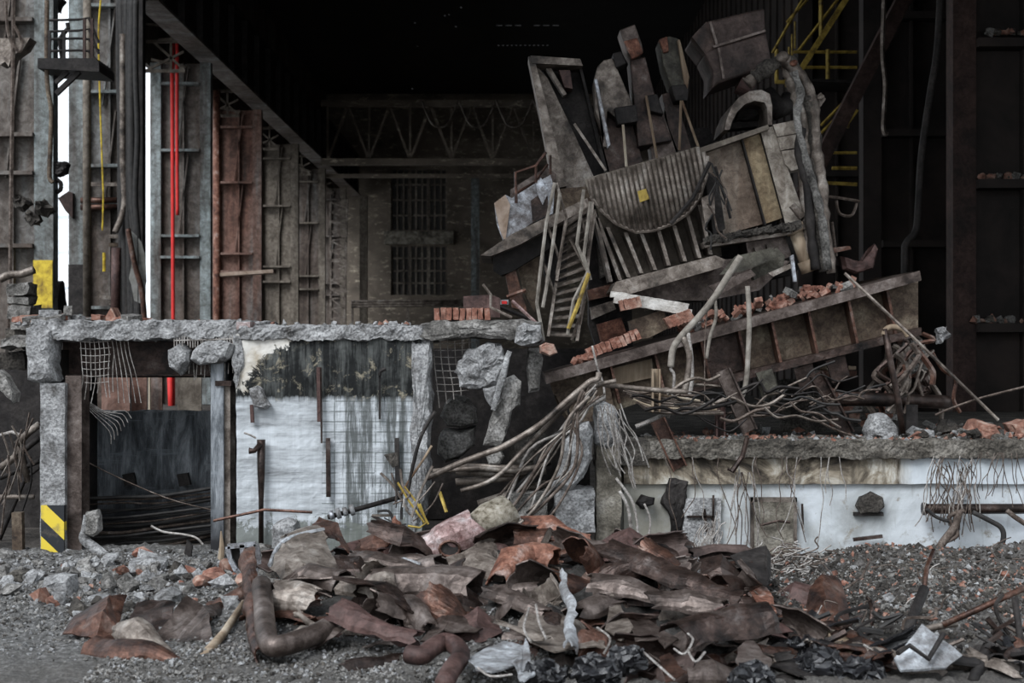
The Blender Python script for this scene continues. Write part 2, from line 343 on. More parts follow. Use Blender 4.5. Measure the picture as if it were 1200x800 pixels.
# dark block wall behind the opening
DKBLK, N, L, b, pos, X, Z = base('sooty_block_wall')
n1 = tex(N, L, scaled(N, L, pos, (5,1,1)), 1, 8, .75, .4); hz = tex(N, L, scaled(N, L, pos, (.7,1,8)), 1, 6, .7); n3 = tex(N, L, pos, 2, 7, .7)
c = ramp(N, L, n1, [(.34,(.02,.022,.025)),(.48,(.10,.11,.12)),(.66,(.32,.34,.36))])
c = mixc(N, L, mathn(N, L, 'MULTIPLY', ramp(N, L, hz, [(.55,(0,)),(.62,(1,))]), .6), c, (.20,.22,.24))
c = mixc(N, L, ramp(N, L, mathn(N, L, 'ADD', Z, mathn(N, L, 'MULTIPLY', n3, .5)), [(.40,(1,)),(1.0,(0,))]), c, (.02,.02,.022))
L.new(c, b.inputs['Base Color']); bumpit(N, L, b, n1, .5)
# hazard stripes
HAZ, N, L, b, pos, X, Z = base('hazard_stripes', .6)
st = mathn(N, L, 'GREATER_THAN', mathn(N, L, 'FRACT', mathn(N, L, 'DIVIDE', mathn(N, L, 'ADD', mathn(N, L, 'ADD', Z, mathn(N, L, 'MULTIPLY', X, .95)), 20.34), .42)), .5)
c = mixc(N, L, st, (.62,.47,.05), (.02,.022,.025)); c = mixc(N, L, ramp(N, L, tex(N, L, pos, 7), [(.5,(0,)),(.7,(.7,))]), c, (.12,.10,.08))
L.new(c, b.inputs['Base Color'])
# back wall: dark brick with lighter broken patches
BWALL, N, L, b, pos, X, Z = base('dark_brick_wall')
n1 = tex(N, L, pos, .35, 7, .6, .5); n2 = tex(N, L, scaled(N, L, pos, (1,1,3)), 1.2, 6, .8, .5)
c = ramp(N, L, n1, [(.35,(.075,.062,.05)),(.6,(.16,.132,.105))])
c = mixc(N, L, ramp(N, L, n2, [(.56,(0,)),(.64,(.9,))]), c, (.40,.35,.27))
L.new(c, b.inputs['Base Color'])

# ---------------- the setting ----------------
def fbm(x, y, s=0): return noise.noise(Vector((x, y, s)))
def heap_h(x, y):
    a = math.exp(-((x-.3)/2.7)**4)*math.exp(-((y-13.0)/1.5)**2)*.40
    a += math.exp(-((x-3.2)/2.4)**2)*math.exp(-((y-14.0)/.8)**2)*.08
    a += math.exp(-((x-4.2)/.9)**2)*math.exp(-((y-15.9)/.6)**2)*.26 + math.exp(-((x-5.9)/.9)**2)*math.exp(-((y-16.1)/.5)**2)*.22 - max(0, min(1, (x-.5)))*.06
    a += math.exp(-((x+4.2)/2.6)**2)*math.exp(-((y-15.6)/1.1)**2)*.13
    return a
def ground_z(x, y):
    z = heap_h(x, y) + .05*fbm(x*.9, y*.9) + .035*fbm(x*3, y*3, 3)
    k = max(0, min(1, (y-11.2)/1.5)); k = max(k, max(0, min(1, (x+1.2)/1.5)))
    return z + (.012+.03*k)*fbm(x*9, y*9, 5) + (.008+.022*k)*fbm(x*21, y*21, 8)
g = G(); nx, ny = 420, 230; x0, x1, y0, y1 = -7.5, 7.5, 8.6, 17.2
g.v = [Vector((x0+(x1-x0)*i/nx, y0+(y1-y0)*j/ny, ground_z(x0+(x1-x0)*i/nx, y0+(y1-y0)*j/ny))) for j in range(ny+1) for i in range(nx+1)]
g.f = [(j*(nx+1)+i, j*(nx+1)+i+1, (j+1)*(nx+1)+i+1, (j+1)*(nx+1)+i) for j in range(ny) for i in range(nx)]
GROUND, N, L, b, pos, X, Z = base('gritty_ground', .97)
n1 = tex(N, L, pos, 1.1, 8, .7, .4); n2 = tex(N, L, pos, 14, 6, .75); n3 = tex(N, L, pos, 45, 3, .6)
sepy = N.new('ShaderNodeSeparateXYZ'); L.new(pos, sepy.inputs[0])
c = ramp(N, L, n2, [(.32,(.03,.029,.028)),(.5,(.12,.117,.112)),(.68,(.30,.295,.29))])
rt = ramp(N, L, mathn(N, L, 'ADD', mathn(N, L, 'MULTIPLY', X, .25), mathn(N, L, 'MULTIPLY', n1, .6)), [(.35,(0,)),(1.0,(.5,))])
c = mixc(N, L, rt, c, (.05,.04,.033))
fr = ramp(N, L, mathn(N, L, 'SUBTRACT', mathn(N, L, 'ADD', sepy.outputs[1], n1), 11.3), [(.0,(1,)),(.9,(0,))])
c = mixc(N, L, mathn(N, L, 'MULTIPLY', fr, .65), c, (.085,.078,.07))
c = mixc(N, L, mathn(N, L, 'MULTIPLY', ramp(N, L, n3, [(.4,(1,)),(.55,(0,))]), .5), c, (.02,.02,.02))
heap_shade = mathn(N, L, 'MULTIPLY', ramp(N, L, mathn(N, L, 'ADD', mathn(N, L, 'ABSOLUTE', mathn(N, L, 'SUBTRACT', X, .6)), n1), [(0,(1,)),(1,(1,))]), ramp(N, L, mathn(N, L, 'ADD', mathn(N, L, 'MULTIPLY', mathn(N, L, 'ABSOLUTE', mathn(N, L, 'SUBTRACT', X, .7)), .2), mathn(N, L, 'MULTIPLY', n1, .3)), [(.66,(1,)),(.80,(0,))]))
heap_shade = mathn(N, L, 'MULTIPLY', heap_shade, ramp(N, L, mathn(N, L, 'SUBTRACT', mathn(N, L, 'ADD', sepy.outputs[1], n1), 11.6), [(.0,(0,)),(.6,(1,))]))
c = mixc(N, L, mathn(N, L, 'MULTIPLY', heap_shade, .8), c, (.02,.018,.016))  # shade painted into the ground under the heap so its gaps look dark
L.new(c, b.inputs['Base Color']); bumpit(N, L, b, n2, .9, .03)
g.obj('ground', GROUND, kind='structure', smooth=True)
g = G(); g.box((0, -6, -.15), (60, 29.4, .2)); g.box((-18.8, 12.9, -.15), (22.6, 8.4, .2)); g.box((18.8, 12.9, -.15), (22.6, 8.4, .2)); g.box((0, 70, -.1), (60, 106, .15))
g.obj('floor', DIRT, kind='structure')
def wallbox(name, lo, hi, m):
    q = G(); q.box([(a+b_)/2 for a, b_ in zip(lo, hi)], [b_-a for a, b_ in zip(lo, hi)]); return q.obj(name, m, kind='structure')
YB = 112
# back wall with two tall openings
def wx(px): return (px-600)*YB/F
def wz(py): return H-(py-400)*YB/F
g = G(); wins = [(458, 198, 524, 270), (458, 288, 524, 346)]
xa, xb = wx(458), wx(524)
g.box(((-26.5+xa)/2, YB+.3, 12), (xa+26.5, .6, 24)); g.box(((12+xb)/2, YB+.3, 12), (12-xb, .6, 24))
zs = [0, wz(346), wz(288), wz(270), wz(198), 24]
for a, b_ in ((0,1),(2,3),(4,5)): g.box(((xa+xb)/2, YB+.3, (zs[a]+zs[b_])/2), (xb-xa, .6, zs[b_]-zs[a]))
g.obj('wall_back', BWALL, kind='structure')
g = G(); g.box(((xa+xb)/2, YB-.25, wz(279)), (xb-xa+1, .5, wz(272)-wz(287))); g.obj('trim_1', CONCY, kind='structure')
GLASSD = mat('sooty_glass', [(.03,.027,.024),(.075,.066,.056)], .6, .4, 0, 0, streak=.4)
for k, (a, t_, c_, d_) in enumerate(wins):
    r = tag(bpy.data.objects.new('window_%d' % (k+1), None), kind='structure'); C.objects.link(r); r.location = (wx(a), YB, wz(d_))
    g = G(); g.box(((xa+xb)/2, YB+.45, (wz(t_)+wz(d_))/2), (xb-xa, .06, wz(t_)-wz(d_))); g.obj('pane', GLASSD, r)
    g = G()
    for i in range(10): g.box((xa+(xb-xa)*i/9, YB+.3, (wz(t_)+wz(d_))/2), (.13 if i % 3 else .26, .2, wz(t_)-wz(d_)))
    for i in range(5): q = wz(d_)+(wz(t_)-wz(d_))*i/4; g.box(((xa+xb)/2, YB+.28, q), (xb-xa, .2, .14))
    g.obj('window_frame', GREENG, r)
# roof with a few daylight holes
holes = [(521,18,.12,.5),(526,17,.1,.3),(540,9,.14,.3),(534,31,.12,.3),(486,27,.12,.3),(489,54,.1,.3),(483,104,.14,.4)]
holes += [(585+i*11, 30, .4, .22) for i in range(7) if i not in (3,)] + [(584+i*5.2, 53, .14, .3) for i in range(12)]
ZR = 22.0
hl = []
for px, py, wx_, wy_ in holes:
    Y = (ZR-H)*F/(400-py); hl.append(((px-600)*Y/F, Y, wx_, wy_))
rows = {}
for h in hl: rows.setdefault(round(h[1], 1), []).append(h)
g = G(); y = 13.0
def slab(a, b_, c_, d_): g.box(((a+b_)/2, (c_+d_)/2, ZR+.05), (b_-a, d_-c_, .1))
cuts = sorted(rows.items()); X0, X1 = -14.8, 12
for yy, hs in cuts:
    wy_ = hs[0][3]; ylo = yy-wy_/2; yhi = yy+wy_/2
    if ylo > y: slab(X0, X1, y, ylo)
    xx = X0
    for h in sorted(hs): slab(xx, h[0]-h[2]/2, max(ylo, y), yhi); xx = h[0]+h[2]/2
    slab(xx, X1, max(ylo, y), yhi); y = yhi
slab(X0, X1, y, YB+.6)
g.obj('ceiling', RROOF, kind='structure')
g = G(); g.box((11.2, 66, 12), (.25, 94, 24))
for k in range(60): g.box((11.03, 19+k*1.55, 12), (.1, .25, 24))
g.obj('wall_right', DKWALL, kind='structure')
# outer cladding high up on the left: closes the bay above the crane girder
g = G(); g.box((-14.7, 81, 18.4), (.2, 62, 9.6)); g.obj('wall_left', BROWNP, kind='structure')
# low roof and gable, added out of view to shade the machine and right side
g = G(); g.box((2.5, 19.9, 9.9), (19, 13.0, .25)); g.box((5.6, 26.3, 15.8), (12.6, .2, 12.3))
for k in range(5): g.box((2.5, 13.6+k*3.0, 9.6), (19, .25, .5))
g.obj('shade_roof', RROOF, kind='structure')
# ---------------- hall columns on the left and right ----------------
STIFF = [12.75, 10.1, 6.7, 5.85, 3.3, 1.9]
def hall_column(Y, xi, side, label, mats, wid=2.4, zt=13.6, ledge=False, stiff=STIFF, braces=True, extra=(), fl=.42):
    """built-up column seen side-on: two flanges, a plate web between, stiffeners"""
    mf, mw, mo = mats; xo = xi+side*wid
    r = thing('hall_column', label, 'column', (xi+side*wid/2, Y, 0))
    g = G(); g.box((xi+side*fl/2, Y, zt/2), (fl, .4, zt)); g.obj('inner_flange', mf, r)
    g = G(); g.box((xo-side*fl/2, Y, zt/2), (fl, .4, zt)); g.obj('outer_flange', mo, r)
    g = G(); g.box((xi+side*wid/2, Y+.1, zt/2), (wid-2*fl, .05, zt)); g.obj('web', mw, r)
    for z in stiff:
        if z < zt:
            q = G(); q.box((xi+side*wid/2, Y-.14, z), (wid-2*fl, .44, .10 if not ledge else .16)); q.obj('stiffener', mo if not ledge else mw, r)
    q = G(); q.box((xi+side*wid*.46, Y-.02, zt/2), (.06, .18, zt)); q.obj('seam_rib', mw, r)
    if braces:
        for z0, z1, d in ((10.2, 13.4, .3), (6.8, 10.0, .26)):
            q = G(); q.bar((xi+side*wid*.38, Y-.05, z1), (xi+side*wid*(.38+d*.6), Y-.05, z0), .05, .12); q.obj('brace', mw, r)
    for nm, gg, m in extra: gg.obj(nm, m, r)
    return r
hall_column(37.4, -12, -1, 'grey blue steel hall column at the far left with a yellow painted band and a caged balcony', (BLUEP, BROWNP, BROWNP), extra=[('yellow_band', G().box((-12.26, 37.38, 4.0), (.5, .44, 1.25)), YELLOW)], zt=21, stiff=[13.9, 12.4, 10.9, 7.9, 6.9, 5.0], fl=.5)
hall_column(46.4, -12, -1, 'steel hall column behind black cable bundles and a yellow chain', (SOOT, BROWNP, BLUEP), zt=21, stiff=[13.4, 10.6, 8.2, 7.0, 3.6], fl=.6, extra=[('dark_band', G().box((-14.1, 46.4, 4.2), (.62, .44, 1.6)), SOOT)])
hall_column(56.8, -12, -1, 'pale blue grey steel hall column with two red hoses hanging in front', (BLUEP, BROWNP, BLUEP))
hall_column(68.3, -12, -1, 'reddish brown rusty steel hall column with a plank across its ledge', (REDP, REDP, REDP))
hall_column(80.0, -12, -1, 'olive grey steel hall column directly right of the reddish column', (GREENG, GREENG, GREENG))
hall_column(91.5, -12, -1, 'slim grey steel hall column left of the lattice mast', (GREENG, BROWNP, GREENG))
hall_column(103.0, -12, -1, 'farthest grey hall column, half hidden behind the lattice mast', (GREENG, BROWNP, BROWNP))
hall_column(26, 8.0, 1, 'dark red hall column at the right edge with rubble on its ledges', (COLR, DKWALL, DKWALL), wid=2.9, zt=21, ledge=True, stiff=[10.5, 7.9, 5.35, 2.75], braces=False)
hall_column(33, 8.1, 1, 'sooty dark hall column with broad ledges behind the dark red one', (DKWALL, DKWALL, DKWALL), wid=2.5, zt=21, ledge=True, stiff=[10.0, 7.3, 4.75], braces=False)
hall_column(41, 8.2, 1, 'blackened hall column furthest back on the right behind the collapsed machine', (DKWALL, DKWALL, DKWALL), wid=2.5, zt=21, ledge=True, stiff=[7.3, 4.75], braces=False)
# rubble lying on the ledges of the nearest right column
# gallery posts beyond the columns
g = G().box((-12.05+1.1, 105, 6.6), (.55, .5, 13.2)); g.obj('gallery_post', GREENG, label='lone upright grey post between the lattice mast and the barred windows', cat='post')
g = G().box((wx(557)*.95, YB*.95, 7.5), (.62, .5, 15)); g.obj('gallery_post', BLUEP, label='plain grey post to the right of the barred back windows', cat='post')
# crane girder along the left
r = thing('crane_girder', 'long dark crane girder running back above the left hall columns', 'girder', (-12.2, 70, 13.7))
g = G().box((-12.0, 79.2, 15.3), (.06, 64, 2.9)); g.obj('girder_web', SOOT, r)
g = G().box((-12.2, 79.2, 13.86), (.9, 64, .1)); g.obj('bottom_flange', BROWNP, r)
g = G().box((-12.2, 79.2, 16.75), (.9, 64, .1)); g.obj('top_flange', SOOT, r)
for k in range(21): g = G().box((-11.85, 48+k*3, 15.3), (.25, .08, 2.8)); g.obj('girder_stiffener', SOOT, r)
# lattice walkway behind the girder, seen in the gaps above each column
for k, Y in enumerate((55.5, 66.5, 78, 90, 101)):
    r = thing('walkway_truss', 'light lattice walkway truss above the gap behind the %s hall column' % ['red-hosed', 'reddish', 'olive grey', 'slim grey', 'farthest'][k], 'truss', (-13, Y, 12.9))
    for a_, b_, w_ in (((-14.4, Y, 13.05), (-12.75, Y, 13.05), .12), ((-14.4, Y, 14.2), (-12.75, Y, 14.2), .12), ((-14.4, Y, 14.9), (-12.75, Y, 14.7), .08)): G().bar(a_, b_, w_).obj('chord', GREENG, r)
    for a_, b_ in (((-14.3, Y, 13.05), (-12.8, Y, 13.8)), ((-12.8, Y, 13.1), (-14.0, Y, 14.2)), ((-14.2, Y+.5, 13.6), (-12.8, Y+.5, 13.3)), ((-13.3, Y, 13.1), (-13.3, Y, 14.9))): G().bar(a_, b_, .09).obj('lattice_brace', GREENG, r)
# red hoses
YH = 55.9
g = G().tube([P(201.5, 50, YH), P(202, 120, YH), P(202.5, 250, YH), P(203, 385, YH), P(203, 488, YH)], .075, 8); g.tube([P(199, 440, YH-.1), P(201, 490, YH-.1)], .11, 6)
g.obj('red_hose', RED, label='longer of two red hoses, hanging down past the platform slab', cat='hose', smooth=True)
g = G().tube(pc([(202, 46), (204, 42), (206.5, 44), (207.5, 60), (207.5, 150), (208, 252)], YH-.2), .07, 8); g.obj('red_hose', RED, label='shorter of two red hoses, ending halfway up the column', cat='hose', smooth=True)
g = G().bar(P(186, 47, 55.4), P(226, 46, 55.4), .12); g.obj('hose_bracket', GREENG, label='short steel arm that carries the two red hoses', cat='bracket')
# brown standing pipe
g = G().tube([P(254, 106, 66), P(254, 382, 66), P(253, 470, 66)], .17, 8); g.obj('standing_pipe', RUSTO, label='orange brown pipe standing left of the reddish hall column', cat='pipe', smooth=True)
g = G().box((P(241, 450, 60)), (.42, .3, 2.2)); g.obj('orange_stanchion', RUSTO, label='orange steel stub seen through the opening below the platform slab', cat='post')
g = G().bar(P(251, 322.5, 66.4), P(322, 318, 66.4), .9, .16); g.obj('plank', WOOD, label='pale plank lying across the reddish hall column ledge', cat='plank')
# ---- brown sheets visible through the low opening
for k, (a, b_, m) in enumerate([(119, 152, REDP), (154, 172, REDP), (176, 190, REDP), (208, 236, GREENG)]):
    G().pp([(a, 432), (b_, 432), (b_, 560), (a, 560)], 26+k*.4, .05).obj('cladding_sheet', m, label=['wide red brown sheet', 'narrow red brown sheet beside the widest one', 'dark red sheet with a pale edge strip', 'grey sheet right of the red hose'][k]+' seen through the low opening under the slab', cat='sheet')
G().pp([(173.5, 440), (176, 440), (176, 560), (173.5, 560)], 25.6, .05).obj('edge_strip', CREAM, label='thin pale strip standing between brown sheets behind the opening', cat='strip')
# balcony on the first column
r = thing('caged_balcony', 'small caged steel balcony on the far left hall column', 'balcony', P(86, 82, 36.6))
G().pp([(44, 68), (112, 68), (116, 74), (116, 84), (44, 80)], 36.2, 1.4).obj('balcony_floor', SOOT, r)
for Y in (36.3, 37.6):
    for yy in (24, 37, 46, 60): G().tube([P(58, yy, Y), P(92, yy-1, Y), P(104, yy-3 if yy < 40 else yy, Y), P(116, yy+14 if yy > 40 else yy+26, Y)], .035, 5).obj('guard_rail', SOOT, r)
for x in (58, 75, 99, 108):
    G().bar(P(x, 22 if x > 90 else 36, 36.3), P(x, 70, 36.3), .07).obj('rail_post', SOOT if x < 95 else COLR, r)
g = G().bar(P(66, 110, 36.4), P(93, 84, 36.4), .12); g.bar(P(65, 97, 36.4), P(80, 84, 36.4), .10); g.obj('support_strut', SOOT, r)
G().tube([P(79, 27, 36.6), P(80, 33, 36.6), P(74, 40, 36.6), P(70, 46, 36.6), P(73, 70, 36.6)], .06, 6).obj('hooked_pipe', SOOT, label='hooked dark pipe end above the caged balcony', cat='pipe')
G().tube(pc([(55, 0), (55, 90), (60, 130), (59, 170), (58, 206), (62, 214)], 36.4), .06, 6).obj('drop_pipe', OCHRE, label='yellowed drop pipe running down the far left column', cat='pipe', smooth=True)
G().tube([P(102, 0, 45.2), P(101.5, 130, 45.2), P(102, 380, 45.2)], .13, 7).obj('drop_pipe', GREENG, label='thin grey pipe down the left edge of the second hall column', cat='pipe', smooth=True)
# outside junk in the first gap
g = G().chunk([(64, 0), (76, 0), (70, 16), (67, 10)], 37.8, .4, amp=.05); g.obj('torn_plate', SOOT, label='torn dark plate sticking into the sky gap at the top', cat='plate')
g = G().chunk([(65, 190), (78, 189), (82, 192), (77, 204), (70, 207), (62, 206)], 37.25, .4, amp=.06); g.obj('lamp_housing', SOOT, label='ragged black lamp housing jutting into the left sky gap', cat='lamp')
pts = [P(67+5*math.cos(t*.7), 218+7*math.sin(t*.7), 37.4) for t in range(10)]
G().tube(pts, .06, 6).obj('ring_hook', SOOT, label='black ring hanging below the ragged lamp housing', cat='hook')
g = G().pp([(68, 232), (80, 224), (85, 226), (85, 256), (76, 246)], 46, .5); g.obj('bracket_plate', COLR, label='brown bracket plate on the outer edge of the second column', cat='bracket')
OUT = mat('hazy_pale_steel', [(.45,.50,.55),(.60,.64,.68)], 1, .9)
r = thing('outdoor_tower', 'pale hazy steel tower outside, seen through the left gap', 'tower', (-38, 120, 0))
g = G().box((-38.6, 120, 8), (.5, .5, 20)); g.box((-37.0, 120, 8), (.4, .5, 16)); g.obj('tower_leg', OUT, r)
g = G()
for z in (4, 7, 10, 13): g.box((-37.9, 120, z), (2.4, .3, .25))
g.obj('tower_crossbar', OUT, r)
G().chunk([(60, 330), (74, 328), (75, 356), (72, 380), (74, 500), (60, 500)], 39, .8, amp=.08, step=.3).obj('dark_debris_lump', SOOT, label='dark lump of wreckage at the foot of the left sky gap', cat='debris')
# things on column two
g = G().tube(pc([(118, 0), (115.5, 40), (117, 110), (120, 200), (121, 230), (120, 270)], 45.3), .028, 6); g.tube([P(122, 296, 45.3), P(122, 318, 45.3)], .05, 6); g.obj('yellow_chain', YELLOW, label='thin yellow chain hanging in front of the second hall column', cat='chain')
for i, yy in enumerate((235, 243)):
    G().tube([P(95, yy, 46.05), P(137, yy-.5, 46.05)], .10, 8).obj('cross_pipe', RUST, label='%s of two short rusty pipes across the second column' % ('upper', 'lower')[i], cat='pipe', smooth=True)
cb = []
for k in range(7):
    x = 139+k*3.4
    pts = pc([(x, 0), (x+math.sin(k)*1.5, 80), (x+math.cos(k*2)*2, 160), (x+(4-k)*.4, 230), (x+3+(k%3), 290), (x+3+(k%2)*2, 382)], 45.0-k*.12)
    G().tube(pts, .12 if k % 2 else .09, 6).obj('hanging_cable', WIRED if k != 2 else SOOT, label='thick black cable in the bundle hanging over the second hall column', cat='cable', group='black cables over the second column', smooth=True)
G().tube(pc([(144, 40), (144, 130), (144, 190), (146, 235), (142, 255), (135, 272)], 44.6), .10, 6).obj('cable_sleeve', GREYS, label='pale frayed sleeve along the black cable bundle', cat='sleeve', smooth=True)
G().tube([P(136, 290, 44.9), P(135, 376, 44.9)], .15, 8).obj('standing_pipe', RUSTR, label='short red brown pipe standing in front of the second column', cat='pipe', smooth=True)
# tarp
g = G(); n = 8
out = [(153, 270), (160, 276), (166, 284), (170, 300), (171, 330), (166, 356), (157, 352), (154, 334), (151, 326), (156, 300)]
g.pp(out, 44.2, .06); g.obj('torn_tarp', CLOTHM, label='torn pale tarp hanging at the foot of the black cables', cat='tarp')
G().tube(pc([(150, 268), (158, 310), (166, 340), (170, 382)], 44.0), .09, 6).obj('loose_conduit', RUST, label='rusty conduit bent over the torn pale tarp', cat='conduit', smooth=True)
for i, (xa_, ya, xb_, yb_) in enumerate([(107, 216, 141, 216), (128, 277, 152, 277), (128, 287, 152, 286), (115, 348, 160, 350), (128, 355, 162, 354)]):
    G().bar(P(xa_, ya, 46.1), P(xb_, yb_, 46.1), .12).obj('cross_bar', OCHRE if i in (2,) else GREYS, label='thin steel bar fixed across the second hall column, %s' % ['highest of five', 'second highest', 'middle and rusty', 'second lowest', 'lowest of five'][i], cat='bar')
# far-left column junk
G().pp([(0, 45), (35, 44), (28, 56), (14, 66), (10, 78), (6, 72), (0, 76)], 34, .5).obj('bent_hood', GREYS, label='bent grey sheet hood at the upper left edge', cat='sheet')
G().tube(pc([(7, 2), (10, 40), (22, 60), (26, 50), (17, 30)], 33.9), .04, 5).obj('loose_wire', WIRE, label='loose wire loop over the bent grey hood', cat='wire')
for i, (xx, yy) in enumerate(((27, 238), (52, 244), (41, 256))):
    G().chunk([(xx-8, yy-6), (xx+2, yy-8), (xx+7, yy), (xx+3, yy+9), (xx-6, yy+6)], 35, .5, amp=.14).obj('shredded_clump', CONCD, label='black shredded clump clinging to the far left column, %s' % ['on the web', 'on the flange', 'lowest of three'][i], cat='debris')
G().tube(pc([(16, 0), (15, 100), (13, 240), (12, 330), (9, 400)], 34), .05, 5).obj('hanging_wire', WIRE, label='thin wire hanging down the web of the far left column', cat='wire')
G().tube(pc([(0, 327), (12, 322), (25, 321), (40, 316)], 30), .09, 6).obj('sagging_conduit', GREYS, label='grey conduit sagging across the lower left column', cat='conduit', smooth=True)
G().rpb(6, 385, 42, 560, 29.1, .6, res=.15, amp=.03).obj('masonry_pier', CONCD, label='sooty masonry pier that carries the pale blocks at lower left', cat='pier')
BLK = [(8, 332, 34, 345), (10, 347, 33, 356), (8, 358, 36, 372), (12, 374, 40, 386)]
for i, q in enumerate(BLK):
    G().rpb(*q, 29, .6, res=.12, amp=.05, sd=i).obj('masonry_block', CONC, label='pale masonry block stacked in the lower left corner, %s' % ['topmost', 'second from top', 'third from top', 'lowest'][i], cat='block')
# lattice mast
r = thing('lattice_mast', 'slender pale lattice mast leaning beside the farthest columns', 'mast', (P(400, 385, 98)))
a0, a1, b0, b1 = (387, 237), (407, 232), (388, 384), (402, 384)
for i, (p, q) in enumerate(((a0, b0), (a1, b1))): G().bar(P(*p, 98), P(*q, 98)-Vector((0,0,3.4)), .14).obj('mast_leg', GREYS, r)
g = G()
for k in range(13):
    t0, t1 = k/13, (k+1)/13
    l0 = (a0[0]+(b0[0]-a0[0])*t0, a0[1]+(b0[1]-a0[1])*t0); r1 = (a1[0]+(b1[0]-a1[0])*t1, a1[1]+(b1[1]-a1[1])*t1)
    l1 = (a0[0]+(b0[0]-a0[0])*t1, a0[1]+(b0[1]-a0[1])*t1)
    g.bar(P(*l0, 98), P(*r1, 98), .09); g.bar(P(*l1, 98), P(*r1, 98), .09)
    if k in (2, 6, 9): g.bar(P(*l0, 98), P(a1[0], l0[1]+3, 98), .16)
g.obj('lacing', GREYS, r)
# long low pipes in front of the back wall
r = thing('far_railing', 'low railing of three pale pipes in front of the barred windows', 'railing', P(480, 472, 60))
for i in range(3): G().tube([P(412, 353+i*3.2, 60), P(544, 352+i*2.6, 60)], .055, 6).obj('rail_pipe', GREYS, r, smooth=True)
for x in (413, 478, 543): G().bar(P(x, 352, 60.1), P(x, 469, 60.1), .09).obj('rail_post', GREYS, r)
# overhead crane bridge, deep in the dark
r = thing('overhead_crane_bridge', 'dark overhead crane bridge truss spanning the hall above the windows', 'crane', (0, 88, 13.6))
for z in (13.6, 17.2):
    G().bar((-11.8, 88, z), (9, 88, z), .5, .4).obj('bridge_chord', BWALL, r)
for k in range(8):
    x = -11.4+k*2.55
    g = G().bar((x, 88, 13.7), (x+1.27, 88, 17.1), .16); g.bar((x+2.55, 88, 13.7), (x+1.27, 88, 17.1), .16); g.bar((x, 88, 13.7), (x, 88, 17.1), .14); g.obj('bridge_lacing', BWALL, r)
g = G()
for k in range(4):
    x = -5.6+k*2.3; g.tube(curve([(x, 87.7, 17.4), (x+.6, 87.7, 16.0), (x+1.15, 87.7, 15.7), (x+1.7, 87.7, 16.0), (x+2.3, 87.7, 17.4)], 4), .06, 5)
g.obj('festoon_cable', GREYS, label='looping festoon cable hung along the dark crane bridge', cat='cable')
G().box((-4, 92, 13.2), (20, .3, .25)).obj('runway_beam', BWALL, label='thin dark horizontal beam just below the crane bridge', cat='beam')
# ---------------- yellow stairs and catwalk at right rear ----------------
r = thing('yellow_catwalk', 'yellow railed catwalk and stair flights in the dark behind the machine', 'catwalk', P(960, 300, 40))
g = G().bar(P(908, 96, 40), P(998, 98, 40), .10, .10); g.bar(P(962, 214, 38), P(1004, 216, 38), .07, .09); g.obj('landing_edge', YELB, r)
G().bar(P(930, 99, 40), P(998, 101, 40), 1.5, .08).obj('landing_deck', SOOT, r)
g = G()
for yy in (61, 79): g.tube([P(930, yy, 40), P(1004, yy, 40)], .045, 5)
g.tube([P(975, 197, 38), P(1004, 197, 38)], .05, 5); g.tube([P(970, 179, 38), P(1004, 179, 38)], .04, 5)
g.obj('landing_rail', YELB, r)
for x in (910, 970): G().tube([P(x, 58, 40), P(x, 97, 40)], .06, 6).obj('rail_post', YELB, r)
for nm, (A, B), lst in (('upper', ((938, 82), (996, -8)), [((935, 60), (985, -5)), ((922, 26), (968, -25)), ((905, 62), (940, 0))]), ('lower', ((963, 186), (1003, 128)), [((960, 158), (1003, 114)), ((962, 147), (990, 118))])):
    G().bar(P(*A, 39), P(*B, 39), .10, .15).obj('stair_stringer', YELB, r)
    g = G()
    for p, q in lst: g.tube([P(*p, 39), P(*q, 39)], .04, 5)
    g.obj('stair_handrail', YELB, r)
for k in range(4): G().tube([P(921+3.5*k, 30+40-15*k, 39.2), P(921+3.5*k, 30+72-15*k, 39.2)], .03, 5).obj('stair_post', YELB, r)
for x, y0_, y1_ in ((962, -5, 45), (993, 126, 150)): G().tube([P(x, y0_, 39), P(x, y1_, 39)], .06, 6).obj('stair_post', YELB, r)
G().bar(P(905, 298, 31.4), P(1085, -52, 31.4), .32).obj('diagonal_brace', COLR, label='thick brown diagonal pipe crossing behind the yellow stairs', cat='brace')
for i, (pts, lab) in enumerate([([(1036, -5), (1034, 60), (1037, 100), (1035, 150), (1040, 158)], 'pale frayed rope hanging in the dark top right'), ]):
    G().tube(pc(pts, 30), .05, 5).obj('hanging_rope', GREYS, label=lab, cat='rope')
G().tube(pc([(1102, -5), (1098, 60), (1090, 110), (1080, 180), (1076, 240), (1073, 270), (1062, 285), (1060, 300), (1060, 380)], 24.5), .06, 7).obj('hanging_cable', SOOT, label='long dark cable hanging down left of the dark red column', cat='cable', smooth=True)
# yellow ladder? small tangles at far right column foot
# ---------------- left concrete platform ----------------
YF = 16.67
r = thing('platform_slab', 'long thin broken concrete platform slab over the opening at left', 'slab', P(160, 398, YF))
G().rpb(36, 376, 282, 397, YF, 2.6, res=.035, amp=.035, fr=7).obj('slab_body', CONCL, r)
g = G(); random.seed(3)
for k in range(8):     # vertical bars of the torn mesh, hanging left
    x = 94+k*5.2
    g.tube(pc([(x, 396), (x+1+k*.3, 412), (x+2, 428), (x+3-k*.2, 445), (x+2+random.uniform(-5,3), 470+random.uniform(-14,6))], YF+.1, 4), .005, 4)
for k in range(5): x = 131+k*4.6; g.tube(pc([(x, 396), (x+3, 415), (x+6+k, 440), (x+8+k*2, 472)], YF+.12, 4), .005, 4)
for k in range(7): yy = 400+k*8; g.tube(pc([(92+k*1.2, yy), (110, yy+1), (131-k*.6, yy-1)], YF+.1, 3), .0045, 4)
